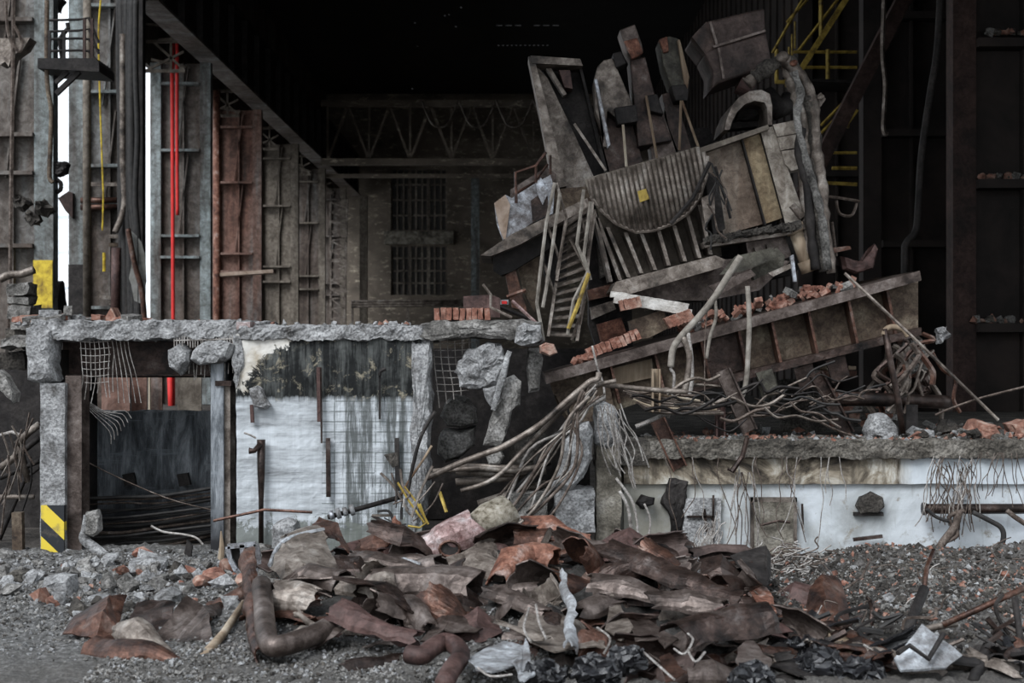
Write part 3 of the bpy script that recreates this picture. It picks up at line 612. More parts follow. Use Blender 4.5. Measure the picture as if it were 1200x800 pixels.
for k in range(7): g.tube(pc([(98+k, 470), (106+k*3, 482), (128+k*3, 505-k*4), (130+k*4, 520-k*5)], YF+.5, 3), .005, 4)
g.obj('hanging_rebar_mesh', WIREL, r)
g = G()
for k in range(24):
    x = 204+k*3.1; g.tube([P(x, 392, YF+.02), P(x+random.uniform(-1,1), 402+random.uniform(0, 6), YF-.02)], .006, 4)
g.tube([P(205, 399, YF), P(278, 397, YF)], .008, 4)
for k in range(12): x = 222+k*4.6; g.tube([P(x, 425, YF+.1), P(x+random.uniform(-2,2), 440+random.uniform(-3,6), YF+.1)], .006, 4)
g.obj('slab_edge_mesh', WIREL, r)
G().chunk([(199, 410), (212, 403), (224, 410), (225, 422), (212, 438), (200, 430)], YF-.1, .35, amp=.03).obj('hanging_concrete_lump', CONCL, label='smaller of two concrete lumps caught in the slab edge mesh', cat='concrete')
G().chunk([(228, 410), (240, 400), (262, 400), (278, 404), (272, 418), (258, 427), (235, 428), (225, 420)], YF-.15, .4, amp=.035).obj('hanging_concrete_lump', CONCL, label='larger concrete lump caught in the slab edge mesh', cat='concrete')
G().chunk([(36, 384), (68, 384), (67, 412), (69, 447), (50, 450), (38, 446)], YF-.08, .5, amp=.035).obj('pier_head', CONCL, label='ragged pale concrete pier head at the left end of the slab', cat='concrete')
G().rpb(0, 396, 30, 408, YF+.3, 1.2, res=.07, amp=.05, sd=4).obj('broken_ledge_block', CONC, label='upper broken concrete block at the far left below the rubble', cat='concrete')
G().rpb(0, 412, 28, 432, YF+.5, 1.0, res=.07, amp=.03, sd=5).obj('broken_ledge_block', CONCD, label='lower sooty block at the far left beside the pier head', cat='concrete')
G().chunk([(0, 432), (10, 440), (22, 462), (20, 472), (8, 462), (0, 456)], YF-.3, .3, amp=.03).obj('leaning_concrete_shard', CONC, label='thin concrete shard leaning at the left picture edge', cat='concrete')
r = thing('concrete_pillar', 'grey white concrete pillar with black and yellow hazard stripes at its foot', 'pillar', P(61, 650, YF))
SH = G().rpb(47, 449, 76, 655, YF, .5, res=.08, amp=.008).obj('pillar_shaft', CONCL, r)
G().pb(48, 592, 75, 652, YF-.03, .1).obj('hazard_stripes', HAZ, SH, label='black and yellow diagonal stripes')
def hcol(name, x0_, x1_, y0_, y1_, Y, m, lab):
    r = thing(name, lab, 'column', P((x0_+x1_)/2, y1_, Y)); w_ = S(x1_-x0_, Y); a = P(x0_, y0_, Y); b_ = P(x1_, y1_, Y); cx = (a.x+b_.x)/2; cz = (a.z+b_.z)/2; h_ = a.z-b_.z
    g = G().box((cx, Y, cz), (w_, .025, h_)); g.obj('front_flange', m, r)
    g = G().box((cx, Y+.3, cz), (w_, .025, h_)); g.obj('rear_flange', m, r)
    g = G().box((cx, Y+.15, cz), (.025, .28, h_)); g.obj('web', m, r); return r
hcol('steel_column', 77, 96, 440, 658, YF+.1, TAUPE, 'brown steel column beside the hazard striped pillar')
hcol('steel_column', 251, 270, 450, 655, YF+.1, GREYS, 'dark grey steel column at the right side of the opening')
G().pb(252, 446, 271, 452, YF, .5).obj('column_cap', RUSTD, label='rusty cap plate on the dark grey opening column', cat='plate')
G().ibeam(P(74, 420, YF+.7), P(262, 420, YF+.7), S(42, YF), .25, .02).obj('lintel_beam', RUSTD, label='dark rusty lintel beam under the thin platform slab', cat='beam')
G().box(P(165, 420, YF+2.2), (2.4, .1, .5)).obj('rear_lintel', SOOT, label='black rear lintel deep under the platform slab', cat='beam')
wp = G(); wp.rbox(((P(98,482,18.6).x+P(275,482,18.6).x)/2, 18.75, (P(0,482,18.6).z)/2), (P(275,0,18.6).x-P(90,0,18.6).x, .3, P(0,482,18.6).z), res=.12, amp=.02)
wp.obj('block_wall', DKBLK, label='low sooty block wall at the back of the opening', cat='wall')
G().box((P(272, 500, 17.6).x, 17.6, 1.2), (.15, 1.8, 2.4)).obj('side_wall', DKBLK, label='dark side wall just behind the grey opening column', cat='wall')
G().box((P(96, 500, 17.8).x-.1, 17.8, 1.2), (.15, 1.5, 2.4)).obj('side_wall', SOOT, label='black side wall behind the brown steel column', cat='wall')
for i, (x, y) in enumerate(((150, 562), (214, 562))):
    G().bar(P(x-7, y-6, 18.35), P(x+8, y+6, 18.35), S(13, 18), .06).obj('anchor_plate', SOOT, label='square dark anchor plate on the block wall, %s' % ('left one', 'right one near the grey column'), cat='plate') if False else G().prism([P(a, b_, 18.4) for a, b_ in ((x-7, y-6), (x+6, y-8), (x+9, y+6), (x-4, y+8))], (0, .08, 0)).obj('anchor_plate', SOOT, label=('left' if i == 0 else 'right')+' of two square dark anchor plates on the block wall', cat='plate')
random.seed(11)
for k in range(16):
    y0_ = 578+k*4.6; s_ = random.uniform(-6, 8)
    pts = pc([(98, y0_+s_+6), (140, y0_+s_*.3+4+random.uniform(-2,2)), (190, y0_+random.uniform(-3,3)), (262, y0_-8+random.uniform(-4,3)-k*.3)], 17.6+.05*(k % 5), 6)
    G().tube(pts, random.choice((.012, .018, .024)), 5).obj('sagging_cable', random.choice((WIRED, WIRED, WIRED, WIRE)), label='dark cable sagging across the opening in front of the block wall', cat='cable', group='cables sagging across the opening', smooth=True)
G().tube(pc([(100, 540), (140, 560), (200, 585), (260, 600)], 17.3), .008, 4).obj('slack_wire', WIRE, label='thin slack wire crossing diagonally over the block wall', cat='wire')
# small lamp / lump on bent pole
r = thing('toppled_post', 'pale bent post with a lump of concrete on top in the opening', 'post', P(140, 668, 15.9))
G().tube(pc([(104, 604), (101, 622), (99, 632), (115, 645), (140, 666)], 16, 4), [.06]*17, 8).obj('post_pipe', CONCL, r)
G().chunk([(102, 600), (116, 597), (119, 604), (119, 622), (112, 628), (102, 626)], 15.9, .22, amp=.015).obj('concrete_head', CONC, r)
G().tube(pc([(177, 616), (192, 623), (215, 626), (230, 630), (238, 638)], 15.6), .014, 5).obj('bent_rebar', WIREL, label='pale bent bar rising from the rubble in the opening', cat='rebar', smooth=True)
G().tube([P(258, 668, 15.6), P(260, 640, 15.6), P(259, 622, 15.6)], [.05, .03, .008], 6).obj('splintered_strip', CREAM, label='pale splintered strip at the foot of the grey column', cat='strip')
g = G(); g.pp([(219, 632), (225, 640), (222, 662), (214, 660)], 15.6, .06); g.obj('dark_stake', SOOT, label='short black stake in the rubble below the anchor plates', cat='stake')
# torn white frame near 265-305,640-665
r = thing('torn_white_frame', 'torn white sheet frame with dark openings left of the scrap heap', 'frame', P(285, 670, 15))
E_ = [(267, 640), (300, 637), (306, 666), (293, 673), (277, 668), (270, 655)]
g = G()
for i in range(len(E_)): g.bar(P(*E_[i], 15), P(*E_[(i+1) % 6], 15), .05, .05, (0,1,0))
g.bar(P(284, 638, 15), P(286, 668, 15), .05); g.obj('frame_edge', BRIGHT, r)
g = G().pp(E_, 15.05, .03); g.obj('frame_backing', SOOT, r)
# ---------------- white burnt wall ----------------
r = thing('concrete_wall', 'whitewashed concrete wall with a burnt black upper band', 'wall', P(390, 655, YF))
g = G().rpb(277, 392, 494, 668, YF, .6, res=.035, amp=.008, fr=5); g.obj('wall_body', WHITEW, r)
G().rpb(280, 382, 498, 398, YF-.04, .8, res=.035, amp=.035, fr=8).obj('wall_crown', CONCL, r, label='pale crumbled top edge')
G().chunk([(483, 392), (506, 392), (505, 440), (508, 470), (503, 520), (506, 560), (500, 600), (486, 640), (478, 600), (484, 540), (481, 500), (486, 450)], YF-.08, .6, amp=.03, fr=7).obj('rough_edge', CONCL, r, label='rough broken right edge')
G().chunk([(276, 390), (288, 390), (290, 420), (284, 445), (280, 458), (276, 450)], YF-.05, .4, amp=.03, fr=8).obj('chipped_edge', CONCL, r)
G().chunk([(292, 455), (300, 452), (306, 456), (318, 474), (312, 478), (298, 476)], YF-.14, .16, amp=.02).obj('clinging_concrete_lump', CONCL, label='small pale concrete lump clinging to the left of the white wall', cat='concrete')
def strip(x0_, y0_, x1_, y1_, w_, m, name, lab, Y=YF-.07, d=.05):
    G().bar(P(x0_, y0_, Y), P(x1_, y1_, Y), S(w_, Y), d, (0,1,0)).obj(name, m, label=lab, cat='steel bar')
strip(295, 474, 296, 495, 4, RUSTR, 'wall_strip', 'short red brown strip below the clinging lump')
strip(373, 430, 374, 494, 4, RUSTR, 'wall_strip', 'red brown strip hanging from the burnt band of the white wall', YF-.1)
strip(376, 430, 377, 519, 1.8, RUSTD, 'wall_strip', 'thin dark rod beside the hanging red brown strip')
strip(384.5, 513, 385, 582, 5, RUSTD, 'wall_strip', 'dark vertical bar low in the middle of the white wall')
strip(465, 513, 466, 575, 5, SOOT, 'wall_strip', 'dark vertical bar near the right edge of the white wall')
strip(445, 440, 445, 491, 2.2, SOOT, 'wall_strip', 'thin black bar hanging at the right of the burnt band')
G().tube(pc([(445, 440), (446, 435), (452, 432)], YF-.1, 3), .025, 6).obj('hook_bar', SOOT, label='small black hook at the top of the thin hanging bar', cat='hook')
r = thing('wall_pipe', 'rusty vertical pipe with a side branch on the white wall', 'pipe', P(306, 640, YF-.1))
G().tube([P(306, 515, YF-.1), P(306, 553, YF-.1), P(306, 585, YF-.1), P(306, 640, YF-.1)], [.05, .045, .03, .03], 8).obj('pipe_body', RUSTD, r, smooth=True)
G().tube([P(305, 520, YF-.14), P(298, 528, YF-.18), P(292, 528, YF-.18)], [.03, .03, .04], 8).obj('side_branch', RUSTD, r, smooth=True)
G().tube(pc([(286, 507), (292, 509), (300, 513)], YF-.2, 3), .012, 5).obj('wall_rod', WIREL, label='short pale rod poking from the white wall at left', cat='rod')
G().prism([P(450, 533, YF-.1), P(466, 530, YF-.1), P(467, 545, YF-.1), P(460, 548, YF-.1)], (0, .12, 0)).obj('wall_bracket', CONCD, label='small dark bracket beside the right vertical bar', cat='bracket')
G().tube([P(250, 610, YF-.4), P(310, 597, YF-.4), P(366, 600, YF-.4)], .018, 6).obj('low_conduit', RUST, label='thin dark conduit running along the foot of the white wall', cat='conduit')
# insulator pipe
r = thing('insulator_pipe', 'dark slanting pipe with a stack of pale insulator rings', 'pipe', P(410, 600, 15.8))
G().tube([P(384, 606, 15.7), P(420, 596, 15.8), P(470, 582, 16.1)], .028, 8).obj('pipe_body', SOOT, r, smooth=True)
for k in range(4): G().tube([P(386+k*8, 604-k*2, 15.68), P(391+k*8, 602.5-k*2, 15.69)], .062 if k % 2 else .05, 10).obj('insulator_ring', PALES if k else BRIGHT, r, smooth=True)
# platform rubble row: bricks on the slab
random.seed(5)
def brick(p, rz=0, rx=0, ry=0, m=BRICK, s=(.24, .115, .065), name='brick', label=None, group=None):
    from mathutils import Euler
    g = G().rbox((0,0,0), s, R=Euler((rx, ry, rz)).to_matrix(), res=.04, amp=.008, fr=14, sd=random.random()*9)
    g.v = [v+Vector(p) for v in g.v]
    return g.obj(name, m, label=label, cat='brick', group=group)
for k in range(26):
    x = 25+k*5.6+random.uniform(-2,2); m = random.choice((BRICKD, BRICKD, CONCL, CONC, CONC, BRICK))
    brick(P(x, 376-random.uniform(0, 4), YF+.15+random.uniform(0,.8)), random.uniform(0,3), random.uniform(-.3,.3), random.uniform(-.2,.2), m, label='loose dusty brick or block lying along the top of the left slab', group='loose bricks on the left platform slab')
brick(P(59, 368, YF+.3), .1, s=(.23,.2,.09), m=CONCL, label='pale block topmost in the small stack on the left slab')
brick(P(59, 376, YF+.25), -.05, s=(.23,.2,.08), m=CONC, label='grey block below the topmost pale block on the left slab')
brick(P(80, 364, YF+.3), .0, 1.5, s=(.1,.12,.05), m=CONC, label='small upright grey chip behind the stacked pale blocks')
G().prism([P(118, 380, YF+.5), P(130, 360, YF+.5), P(136, 372, YF+.5), P(140, 382, YF+.5)], (0, .3, 0)).obj('broken_tile', BRICKD, label='triangular dusty red tile standing on the left slab', cat='tile')
G().pb(277, 377, 293, 386, YF-.02, .3).obj('pink_white_block', PINK, label='small pinkish block at the joint between slab and white wall', cat='block')
for k in range(9):
    brick(P(512+k*7.4, 368+random.uniform(-.5,.5), YF+.1), random.uniform(-.08,.08), 0, 1.57+random.uniform(-.1,.1), BRICK if k not in (1,) else BRICKD, s=(.14, .24, .06), label='red brick set on edge in the row on the middle slab', group='row of bricks on edge on the middle slab')
G().pp([(543, 347), (575, 345), (586, 349), (586, 372), (543, 370)], YF+1.1, .35).obj('rusty_box', RUSTR, label='rusty brown box behind the row of bricks on edge', cat='box')
G().tube([P(566, 333, YF+1.0), P(575, 345, YF+1.0), P(575, 360, YF+1.0), P(600, 372, YF+.9)], .018, 5).obj('bent_rod', GREYS, label='bent grey rod over the rusty brown box', cat='rod')
RW = G().tube([P(600, 352, YF+.6), P(628, 378, YF+.6)], .022, 6); RW.obj('red_white_pole', PINK, label='red and white painted pole end beside the staircase', cat='pole')
G().pb(586, 351, 596, 357, YF+1.6, .02).obj('small_sign', PALES, label='tiny white sign with a red patch behind the red and white pole', cat='sign')
G().pb(588, 352.5, 594, 356, YF+1.58, .02).obj('sign_patch', RED, label='red patch on the tiny white sign', cat='sign')
# ---------------- middle breach ----------------
r = thing('middle_slab', 'broken concrete slab with hanging mesh above the dark breach', 'slab', P(560, 400, YF))
G().chunk([(494, 380), (515, 376), (560, 374), (600, 376), (634, 378), (634, 392), (600, 398), (560, 396), (505, 400), (492, 396)], YF-.1, 1.8, amp=.03, fr=6, inset=.93).obj('slab_body', CONC, r)
g = G()
for k in range(7): x = 507+k*8.5; g.tube(pc([(x, 396), (x+2, 425), (x+5+k*.6, 450), (x+8, 478-k*5)], YF+.25, 4), .006, 4)
for k in range(8): yy = 402+k*8; g.tube(pc([(507+k*.6, yy), (530, yy+.6), (556-k, yy-1)], YF+.25, 3), .005, 4)
g.obj('hanging_rebar_mesh', WIREL, r)
G().chunk([(602, 384), (615, 379), (634, 381), (636, 400), (620, 405), (603, 402)], YF-.15, .4, amp=.05, fr=8).obj('white_rubble_lump', CONCL, label='white crumbly lump at the right end of the middle slab', cat='concrete')
G().chunk([(632, 405), (640, 401), (650, 404), (653, 413), (644, 417), (634, 413)], YF-.2, .2, amp=.02).obj('pinkish_stone', BRICKD, label='small pinkish stone at the foot of the fallen staircase', cat='stone')
G().chunk([(534, 434), (546, 412), (572, 401), (590, 405), (594, 430), (586, 450), (562, 456), (540, 452)], YF-.05, .35, amp=.05, fr=7, step=.05).obj('hanging_concrete_slab', CONCL, label='large cracked concrete lump hanging in the torn mesh', cat='concrete')
G().chunk([(566, 456), (582, 452), (588, 470), (580, 482), (570, 470)], YF-.1, .2, amp=.03).obj('hanging_concrete_scrap', CONCL, label='small pale lump just under the cracked hanging lump', cat='concrete')
G().chunk([(592, 445), (602, 438), (610, 446), (609, 475), (600, 480), (596, 500), (586, 523), (567, 522), (572, 500), (578, 478), (588, 470)], YF-.3, .25, amp=.025).obj('hanging_strut', CONC, label='broken concrete strut hanging down in the breach', cat='concrete')
G().chunk([(594, 410), (600, 412), (592, 445), (580, 482), (575, 480), (584, 445)], YF-.4, .12, amp=.012).obj('pale_batten', CONCL, label='pale narrow batten leaning across the hanging strut', cat='batten')
G().chunk([(572, 525), (585, 523), (592, 534), (586, 545), (573, 544), (569, 533)], YF-.25, .22, amp=.015).obj('round_concrete_knob', CONC, label='round concrete knob at the bottom of the hanging strut', cat='concrete')
G().chunk([(619, 407), (632, 408), (636, 420), (632, 458), (620, 460), (617, 430)], YF+.3, .3, amp=.02).obj('stub_post', CONC, label='grey concrete stub post beside the girder end', cat='concrete')
g = G(); o_ = [P(516+0, 0, 1)]
G().chunk([(523, 470), (532, 462), (548, 466), (558, 478), (560, 495), (540, 500), (524, 498), (516, 486)], YF+1.0, .9, amp=.02, step=.05).obj('dark_boulder', CONC, label='upper half of the split round boulder in the dark breach', cat='boulder')
G().chunk([(520, 502), (540, 504), (558, 498), (556, 520), (540, 536), (522, 540), (513, 530), (514, 512)], YF+.9, .9, amp=.02, step=.05).obj('dark_boulder', CONC, label='lower half of the split round boulder in the dark breach', cat='boulder')
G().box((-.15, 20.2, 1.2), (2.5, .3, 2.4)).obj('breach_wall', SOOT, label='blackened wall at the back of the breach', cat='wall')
G().chunk([(598, 520), (630, 505), (650, 515), (645, 545), (610, 550), (596, 540)], YF+.9, .6, amp=.05).obj('buried_concrete', CONCD, label='sooty concrete mass behind the bundle of pipes', cat='concrete')
# pipes lying in breach
PIP = [([(507, 552), (560, 548), (600, 552), (640, 545)], .03), ([(532, 545), (590, 548), (612, 548)], .035), ([(534, 553), (600, 556), (640, 552)], .035), ([(534, 565), (590, 560), (620, 556)], .045), ([(560, 590), (600, 577), (640, 566)], .04)]
for i, (pts, rr) in enumerate(PIP):
    G().tube([P(a, b_, 16.4+.06*i) for a, b_ in pts], rr, 8).obj('grey_pipe', GREYS, label='grey pipe lying in the breach, %s' % ['thin uppermost one', 'second from the top', 'third from the top', 'thick one below the others', 'lowest one near the heap'][i], cat='pipe', smooth=True)
CON = [([(500, 560), (540, 542), (572, 530), (592, 522), (632, 498), (664, 470), (690, 448), (700, 444), (702, 436)], .035, GREYS),
       ([(540, 575), (580, 560), (620, 520), (650, 490), (680, 462), (695, 452), (722, 446)], .026, GREYS),
       ([(700, 448), (720, 452), (770, 457), (806, 459)], .03, GREYS)]
for i, (pts, rr, m) in enumerate(CON):
    G().tube(pc(pts, 16.2+.08*i, 5), rr, 8).obj('bent_conduit', m, label='bent grey conduit rising from the breach to the girder, %s' % ['thickest and frontmost', 'thinner second one', 'short level end to the right'][i], cat='conduit', smooth=True)
random.seed(21)
for k in range(20):
    x0_ = 590+k*3.2+random.uniform(-6,6); y0_ = 620+random.uniform(-22, 8); x1_ = 690+random.uniform(-8, 20)
    pts = pc([(x0_-30, y0_), (x0_, y0_-28+random.uniform(-8,8)), (x0_+32+random.uniform(-6,6), 536+random.uniform(-16,16)), (670+random.uniform(-6,10), 488+random.uniform(-10,14)), (x1_, 455+random.uniform(-6,10))], 16.0+random.uniform(-.2,.5), 5)
    G().tube(pts, random.choice((.011, .015, .02)), 5).obj('bundled_cable', random.choice((GREYS, WIRE, GREYS, WIREL, WIRED)), label='loose cable in the fan of cables sweeping from heap up to girder', cat='cable', group='fan of cables in the breach', smooth=True)
G().chunk([(690, 492), (695, 505), (692, 535), (684, 558), (668, 575), (646, 573), (652, 550), (662, 515), (676, 498)], YF-.55, .35, amp=.03, fr=7).obj('leaning_slab', CONCL, label='thick pale concrete slab leaning right of the cable fan', cat='concrete')
G().rpb(651, 574, 697, 624, YF-.5, .5, res=.05, amp=.025, fr=6).obj('concrete_block', CONCL, label='pale square concrete block under the leaning slab', cat='concrete')
G().rpb(598, 578, 640, 628, YF-.4, .5, res=.06, amp=.03, fr=5, sd=3).obj('concrete_block', CONC, label='darker concrete block left of the pale square block', cat='concrete')
G().chunk([(697, 475), (706, 469), (718, 474), (724, 490), (726, 518), (712, 524), (697, 520)], YF-.35, .35, amp=.03).obj('wire_wrapped_lump', CONCL, label='concrete lump draped with pale wires on the pillar top', cat='concrete')
G().rpb(699, 518, 728, 648, YF-.3, .35, res=.06, amp=.015).obj('yellowed_pillar', CONCY, label='yellowed concrete pillar right of the square block', cat='pillar')
G().rpb(696, 518, 760, 545, YF-.1, .8, res=.07, amp=.03, sd=8).obj('pillar_cap', CONCD, label='crumbling sooty cap between pillar and long ledge', cat='concrete')
g_labels = 'pale wire tangled over the yellowed pillar'
for k in range(16):
    x = 702+random.uniform(0, 26); pts = [(x, 480+random.uniform(-8,10))]
    for j in range(4): pts.append((pts[-1][0]+random.uniform(-3, 12), pts[-1][1]+random.uniform(10, 26)))
    G().tube(pc(pts, YF-.6+random.uniform(-.1,.1), 4), .007, 4).obj('tangled_wire', WIREL, label=g_labels, cat='wire', group='pale wires over the pillar')
# yellow strips & twigs at the foot (470-520, 560-640)
for i, pts in enumerate([[(466, 565), (478, 585), (497, 612)], [(474, 570), (488, 588), (502, 614)], [(492, 590), (500, 612), (492, 618), (478, 616)]]):
    G().bar(P(*pts[0], 15.6), P(*pts[1], 15.6), .04, .015).obj('x', YELLOW) if False else G().tube([P(a, b_, 15.6) for a, b_ in pts], .012, 5).obj('yellow_strip', YELB, label='thin yellow strip sticking from the wire knot, %s' % ['left of three', 'middle of three', 'hooked right one'][i], cat='strip')
G().tube([P(515, 576, 15.7), P(523, 600, 15.6)], .02, 5).obj('yellow_rod', YELB, label='slanting dull yellow rod alone in the dark breach', cat='rod')
for k in range(14):
    a = (470+random.uniform(-10, 18), 598+random.uniform(-16, 16)); b_ = (a[0]+random.uniform(-45, 50), a[1]-random.uniform(-8, 60)); mid = ((a[0]+b_[0])/2+random.uniform(-6,6), (a[1]+b_[1])/2+random.uniform(-6,6))
    G().tube(pc([a, mid, b_], 15.7+random.uniform(-.2,.2), 5), random.choice((.008,.012,.016)), 5).obj('loose_cable_end', random.choice((WIRED, WIRE, GREYS, WIREL)), label='loose cable end spraying from the knot at the foot of the wall', cat='cable', group='cable ends at the foot of the white wall')
for i, pts in enumerate([[(510, 482), (494, 510), (484, 545), (478, 575), (474, 580)], [(506, 522), (495, 540), (480, 562), (470, 580)]]):
    G().tube(pc(pts, 15.9, 5), .022 if i == 0 else .016, 6).obj('bowed_conduit', (SOOT, CREAM)[i], label=['dark bowed conduit against the rough wall edge', 'straight pale conduit below the bowed one'][i], cat='conduit', smooth=True)
# left dark corner: bent rails
for i, (pts, m, rr) in enumerate([([(0, 510), (14, 506), (30, 512)], WIREL, .03), ([(20, 520), (34, 506), (46, 497)], GREYS, .06), ([(0, 548), (18, 535), (22, 522), (24, 530), (34, 565)], GREYS, .06), ([(18, 535), (46, 513)], SOOT, .05), ([(0, 582), (40, 582)], GREYS, .04), ([(0, 560), (46, 540)], SOOT, .04), ([(0, 632), (30, 560), (46, 548)], SOOT, .03)]):
    G().tube([P(a, b_, 18) for a, b_ in pts], rr*.8, 7).obj('bent_rail', m, label='bent rail in the dark left corner, %s' % ['pale top stub', 'short grey slanting one', 'hooked grey one', 'sooty one leaning to the pillar', 'low level one', 'sooty crossing one', 'long thin black one'][i], cat='rail', smooth=True)
G().bar(P(21, 600, 17), P(22, 645, 17), .12, .1).obj('ochre_post', OCHRE, label='short dull ochre post in the dark left corner', cat='post')
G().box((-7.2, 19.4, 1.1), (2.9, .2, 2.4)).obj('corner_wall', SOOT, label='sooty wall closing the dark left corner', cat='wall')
for k in range(10):
    a = (random.uniform(0, 46), random.uniform(470, 560)); pts = [a, (a[0]+random.uniform(-14,14), a[1]+30), (a[0]+random.uniform(-14,14), a[1]+random.uniform(50,90))]
    G().tube(pc(pts, 17.7+random.uniform(-.3,.3), 5), .012, 4).obj('dangling_wire', random.choice((WIRE, GREYS, SOOT)), label='dark wire dangling in the far left corner', cat='wire', group='wires dangling in the far left corner')
# ---------------- right platform ----------------
YR = 16.67
r = thing('loading_platform', 'low concrete platform with a stained band and whitewashed face at right', 'platform', P(970, 660, YR))
a = P(731, 566, YR); e = P(1290, 566, YR)
G().rbox(((a.x+e.x)/2, YR+.25, a.z/2-.1), (e.x-a.x, .5, a.z+.2), res=.06, amp=.006).obj('white_face', WHITER, r)
G().rpb(731, 535, 1290, 567, YR-.06, .6, res=.05, amp=.008).obj('stained_band', BAND, r, label='ochre and soot stained band, white at the right end')
G().rpb(762, 516, 1290, 537, YR-.16, .8, res=.045, amp=.03, fr=7).obj('crumbled_edge', EDGEM, r, label='crumbled dirty top edge')
g = G(); zt = P(0, 520, YR).z
g.box((5.4, 21.25, zt-.15), (7.6, 8.1, .2)); g.obj('deck', CONCD, r)
for i, (q, m, nm, lab) in enumerate([((1002, 578, 1033, 600), CONCD, 'broken_socket', 'round edged dark socket block in the white face'), ((1001, 600, 1035, 604), SOOT, 'socket_shelf', 'thin dark shelf under the socket block'),
        ((884, 588, 930, 652), CONCY, 'walled_up_hatch', 'dirty walled-up hatch in the white face'), ((800, 584, 845, 640), CONCL, 'pale_hatch_plate', 'pale square hatch plate left of the walled-up hatch')]):
    (G().chunk([(1006, 582), (1020, 577), (1033, 582), (1034, 594), (1028, 601), (1008, 601), (1002, 592)], YR-.14, .2, amp=.02) if i == 0 else G().rpb(*q, YR-.08, .14, res=.06, amp=.008)).obj(nm, m, label=lab, cat='hatch' if i > 1 else 'block')
HATCH = [o for o in C.objects if o.name == 'walled_up_hatch'][0]
g = G()
for q in ((880, 583, 884, 655), (930, 583, 934, 655), (880, 583, 934, 588)): g.pb(*q, YR-.08, .1)
g.obj('hatch_frame', GREYS, HATCH)
G().tube([P(892, 615, YR-.15), P(912, 610, YR-.15), P(926, 612, YR-.15)], .015, 5).obj('hatch_bar', RUSTD, label='thin dark bar across the walled-up hatch', cat='bar')
for i, (A, B, w_) in enumerate([((836, 580), (835, 640), 2.2), ((805, 605), (836, 605), 2), ((825, 596), (828, 622), 3), ((1000, 632), (1034, 628), 4), ((930, 652), (957, 648), 3), ((940, 590), (941, 620), 2)]):
    G().bar(P(*A, YR-.1), P(*B, YR-.1), S(w_, YR), .04, (0,1,0)).obj('wall_iron', RUSTD, label='dark flat iron on the white platform face, %s' % ['tall one', 'level one crossing the tall one', 'short stub near the tall one', 'level one under the socket', 'low level one by the hatch', 'small one right of the hatch'][i], cat='iron')
r = thing('face_pipe', 'thick rusty pipe fixed level on the white face at right', 'pipe', P(1140, 600, YR-.2))
G().tube([P(1082, 596, YR-.2), P(1210, 596, YR-.2)], .06, 10).obj('pipe_body', RUSTD, r, smooth=True)
G().tube([P(1081, 596, YR-.2), P(1085, 596, YR-.2)], .075, 10).obj('pipe_end', RUSTD, r)
G().pb(1117, 575, 1133, 586, YR-.03, .03).obj('wall_notice', PALES, label='small white notice with a thin border above the rusty face pipe', cat='notice')
# burnt cable roots hanging from the pipe
for i, (pts, rr) in enumerate([([(1124, 598), (1118, 618), (1102, 640), (1094, 665)], .045), ([(1140, 600), (1160, 610), (1173, 618), (1176, 630), (1170, 648), (1164, 660)], .03), ([(1130, 598), (1112, 606), (1122, 626), (1104, 636)], .025), ([(1094, 660), (1110, 668), (1124, 674)], .03), ([(1180, 598), (1190, 606), (1202, 614)], .03), ([(1086, 596), (1098, 606), (1118, 612)], .022)]):
    G().tube(pc(pts, YR-.45, 5), rr*1.05, 6).obj('burnt_cable_strand', WIRED if i % 2 else WIRE, label='burnt thick cable drooping from the rusty face pipe, %s' % ['thickest down to the rubble', 'kinked right-hand one', 'short looping one', 'end lying on the rubble', 'at the picture edge', 'start at the pipe end'][i], cat='cable', smooth=True)
random.seed(31)
def wisp(x, y, n, dx, dy, Y, rr, m, name, lab, cat, grp, sp=5):
    pts = [(x, y)]
    for j in range(n): pts.append((pts[-1][0]+dx+random.uniform(-sp, sp), pts[-1][1]+dy*random.uniform(.6,1.4)))
    G().tube(pc(pts, Y, 4), rr, 4).obj(name, m, label=lab, cat=cat, group=grp)
for k in range(34): wisp(1094+random.uniform(0, 46), 532+random.uniform(0, 20), 4, random.uniform(-3,3), 18, YR-.35, .006, random.choice((WIRE, WIRE, WIREL)), 'hanging_root_wire', 'thin frayed wire of the tangle over the pipe at right', 'wire', 'frayed wires over the face pipe', 8)
for k in range(12): wisp(random.uniform(1140, 1198), 530, 4, random.uniform(-3,3), 14, YR-.3, .005, WIRE, 'frayed_wire', 'thin wire hanging down the white end of the band', 'wire', 'wires on the white end of the band', 5)
for k in range(26): wisp(random.uniform(862, 880), 553, 5, random.uniform(-6,6), 16, YR-.3, .006, random.choice((WIRE, WIREL)), 'frayed_wire', 'thin wire fanning down from the hook in the band', 'wire', 'wires fanning from the hook', 4) if k < 8 else wisp(random.uniform(740, 990), 535, random.choice((3,5,6)), random.uniform(-3,3), 17, YR-.3, .0055, random.choice((WIRE, WIREL)), 'frayed_wire', 'thin wire hanging over the ochre stained band', 'wire', 'wires over the stained band', 6)
G().tube([P(876, 512, YR-.4), P(870, 535, YR-.4), P(858, 552, YR-.4), P(853, 549, YR-.4)], [.03, .03, .035, .02], 7).obj('steel_hook', RUSTD, label='dark steel hook hanging over the stained band', cat='hook')
for i, pts in enumerate([[(706, 575), (716, 595), (720, 625)], [(702, 560), (722, 590), (728, 630), (727, 640)], [(735, 590), (742, 610), (738, 640)]]):
    G().tube(pc([(a+20, b_+0) for a, b_ in pts], YR-.6, 5), .022-.004*i, 6).obj('pale_cable', WIREL, label='pale thick cable hanging right of the yellowed pillar, %s' % ['first', 'second and longest', 'third and thinnest'][i], cat='cable', smooth=True)
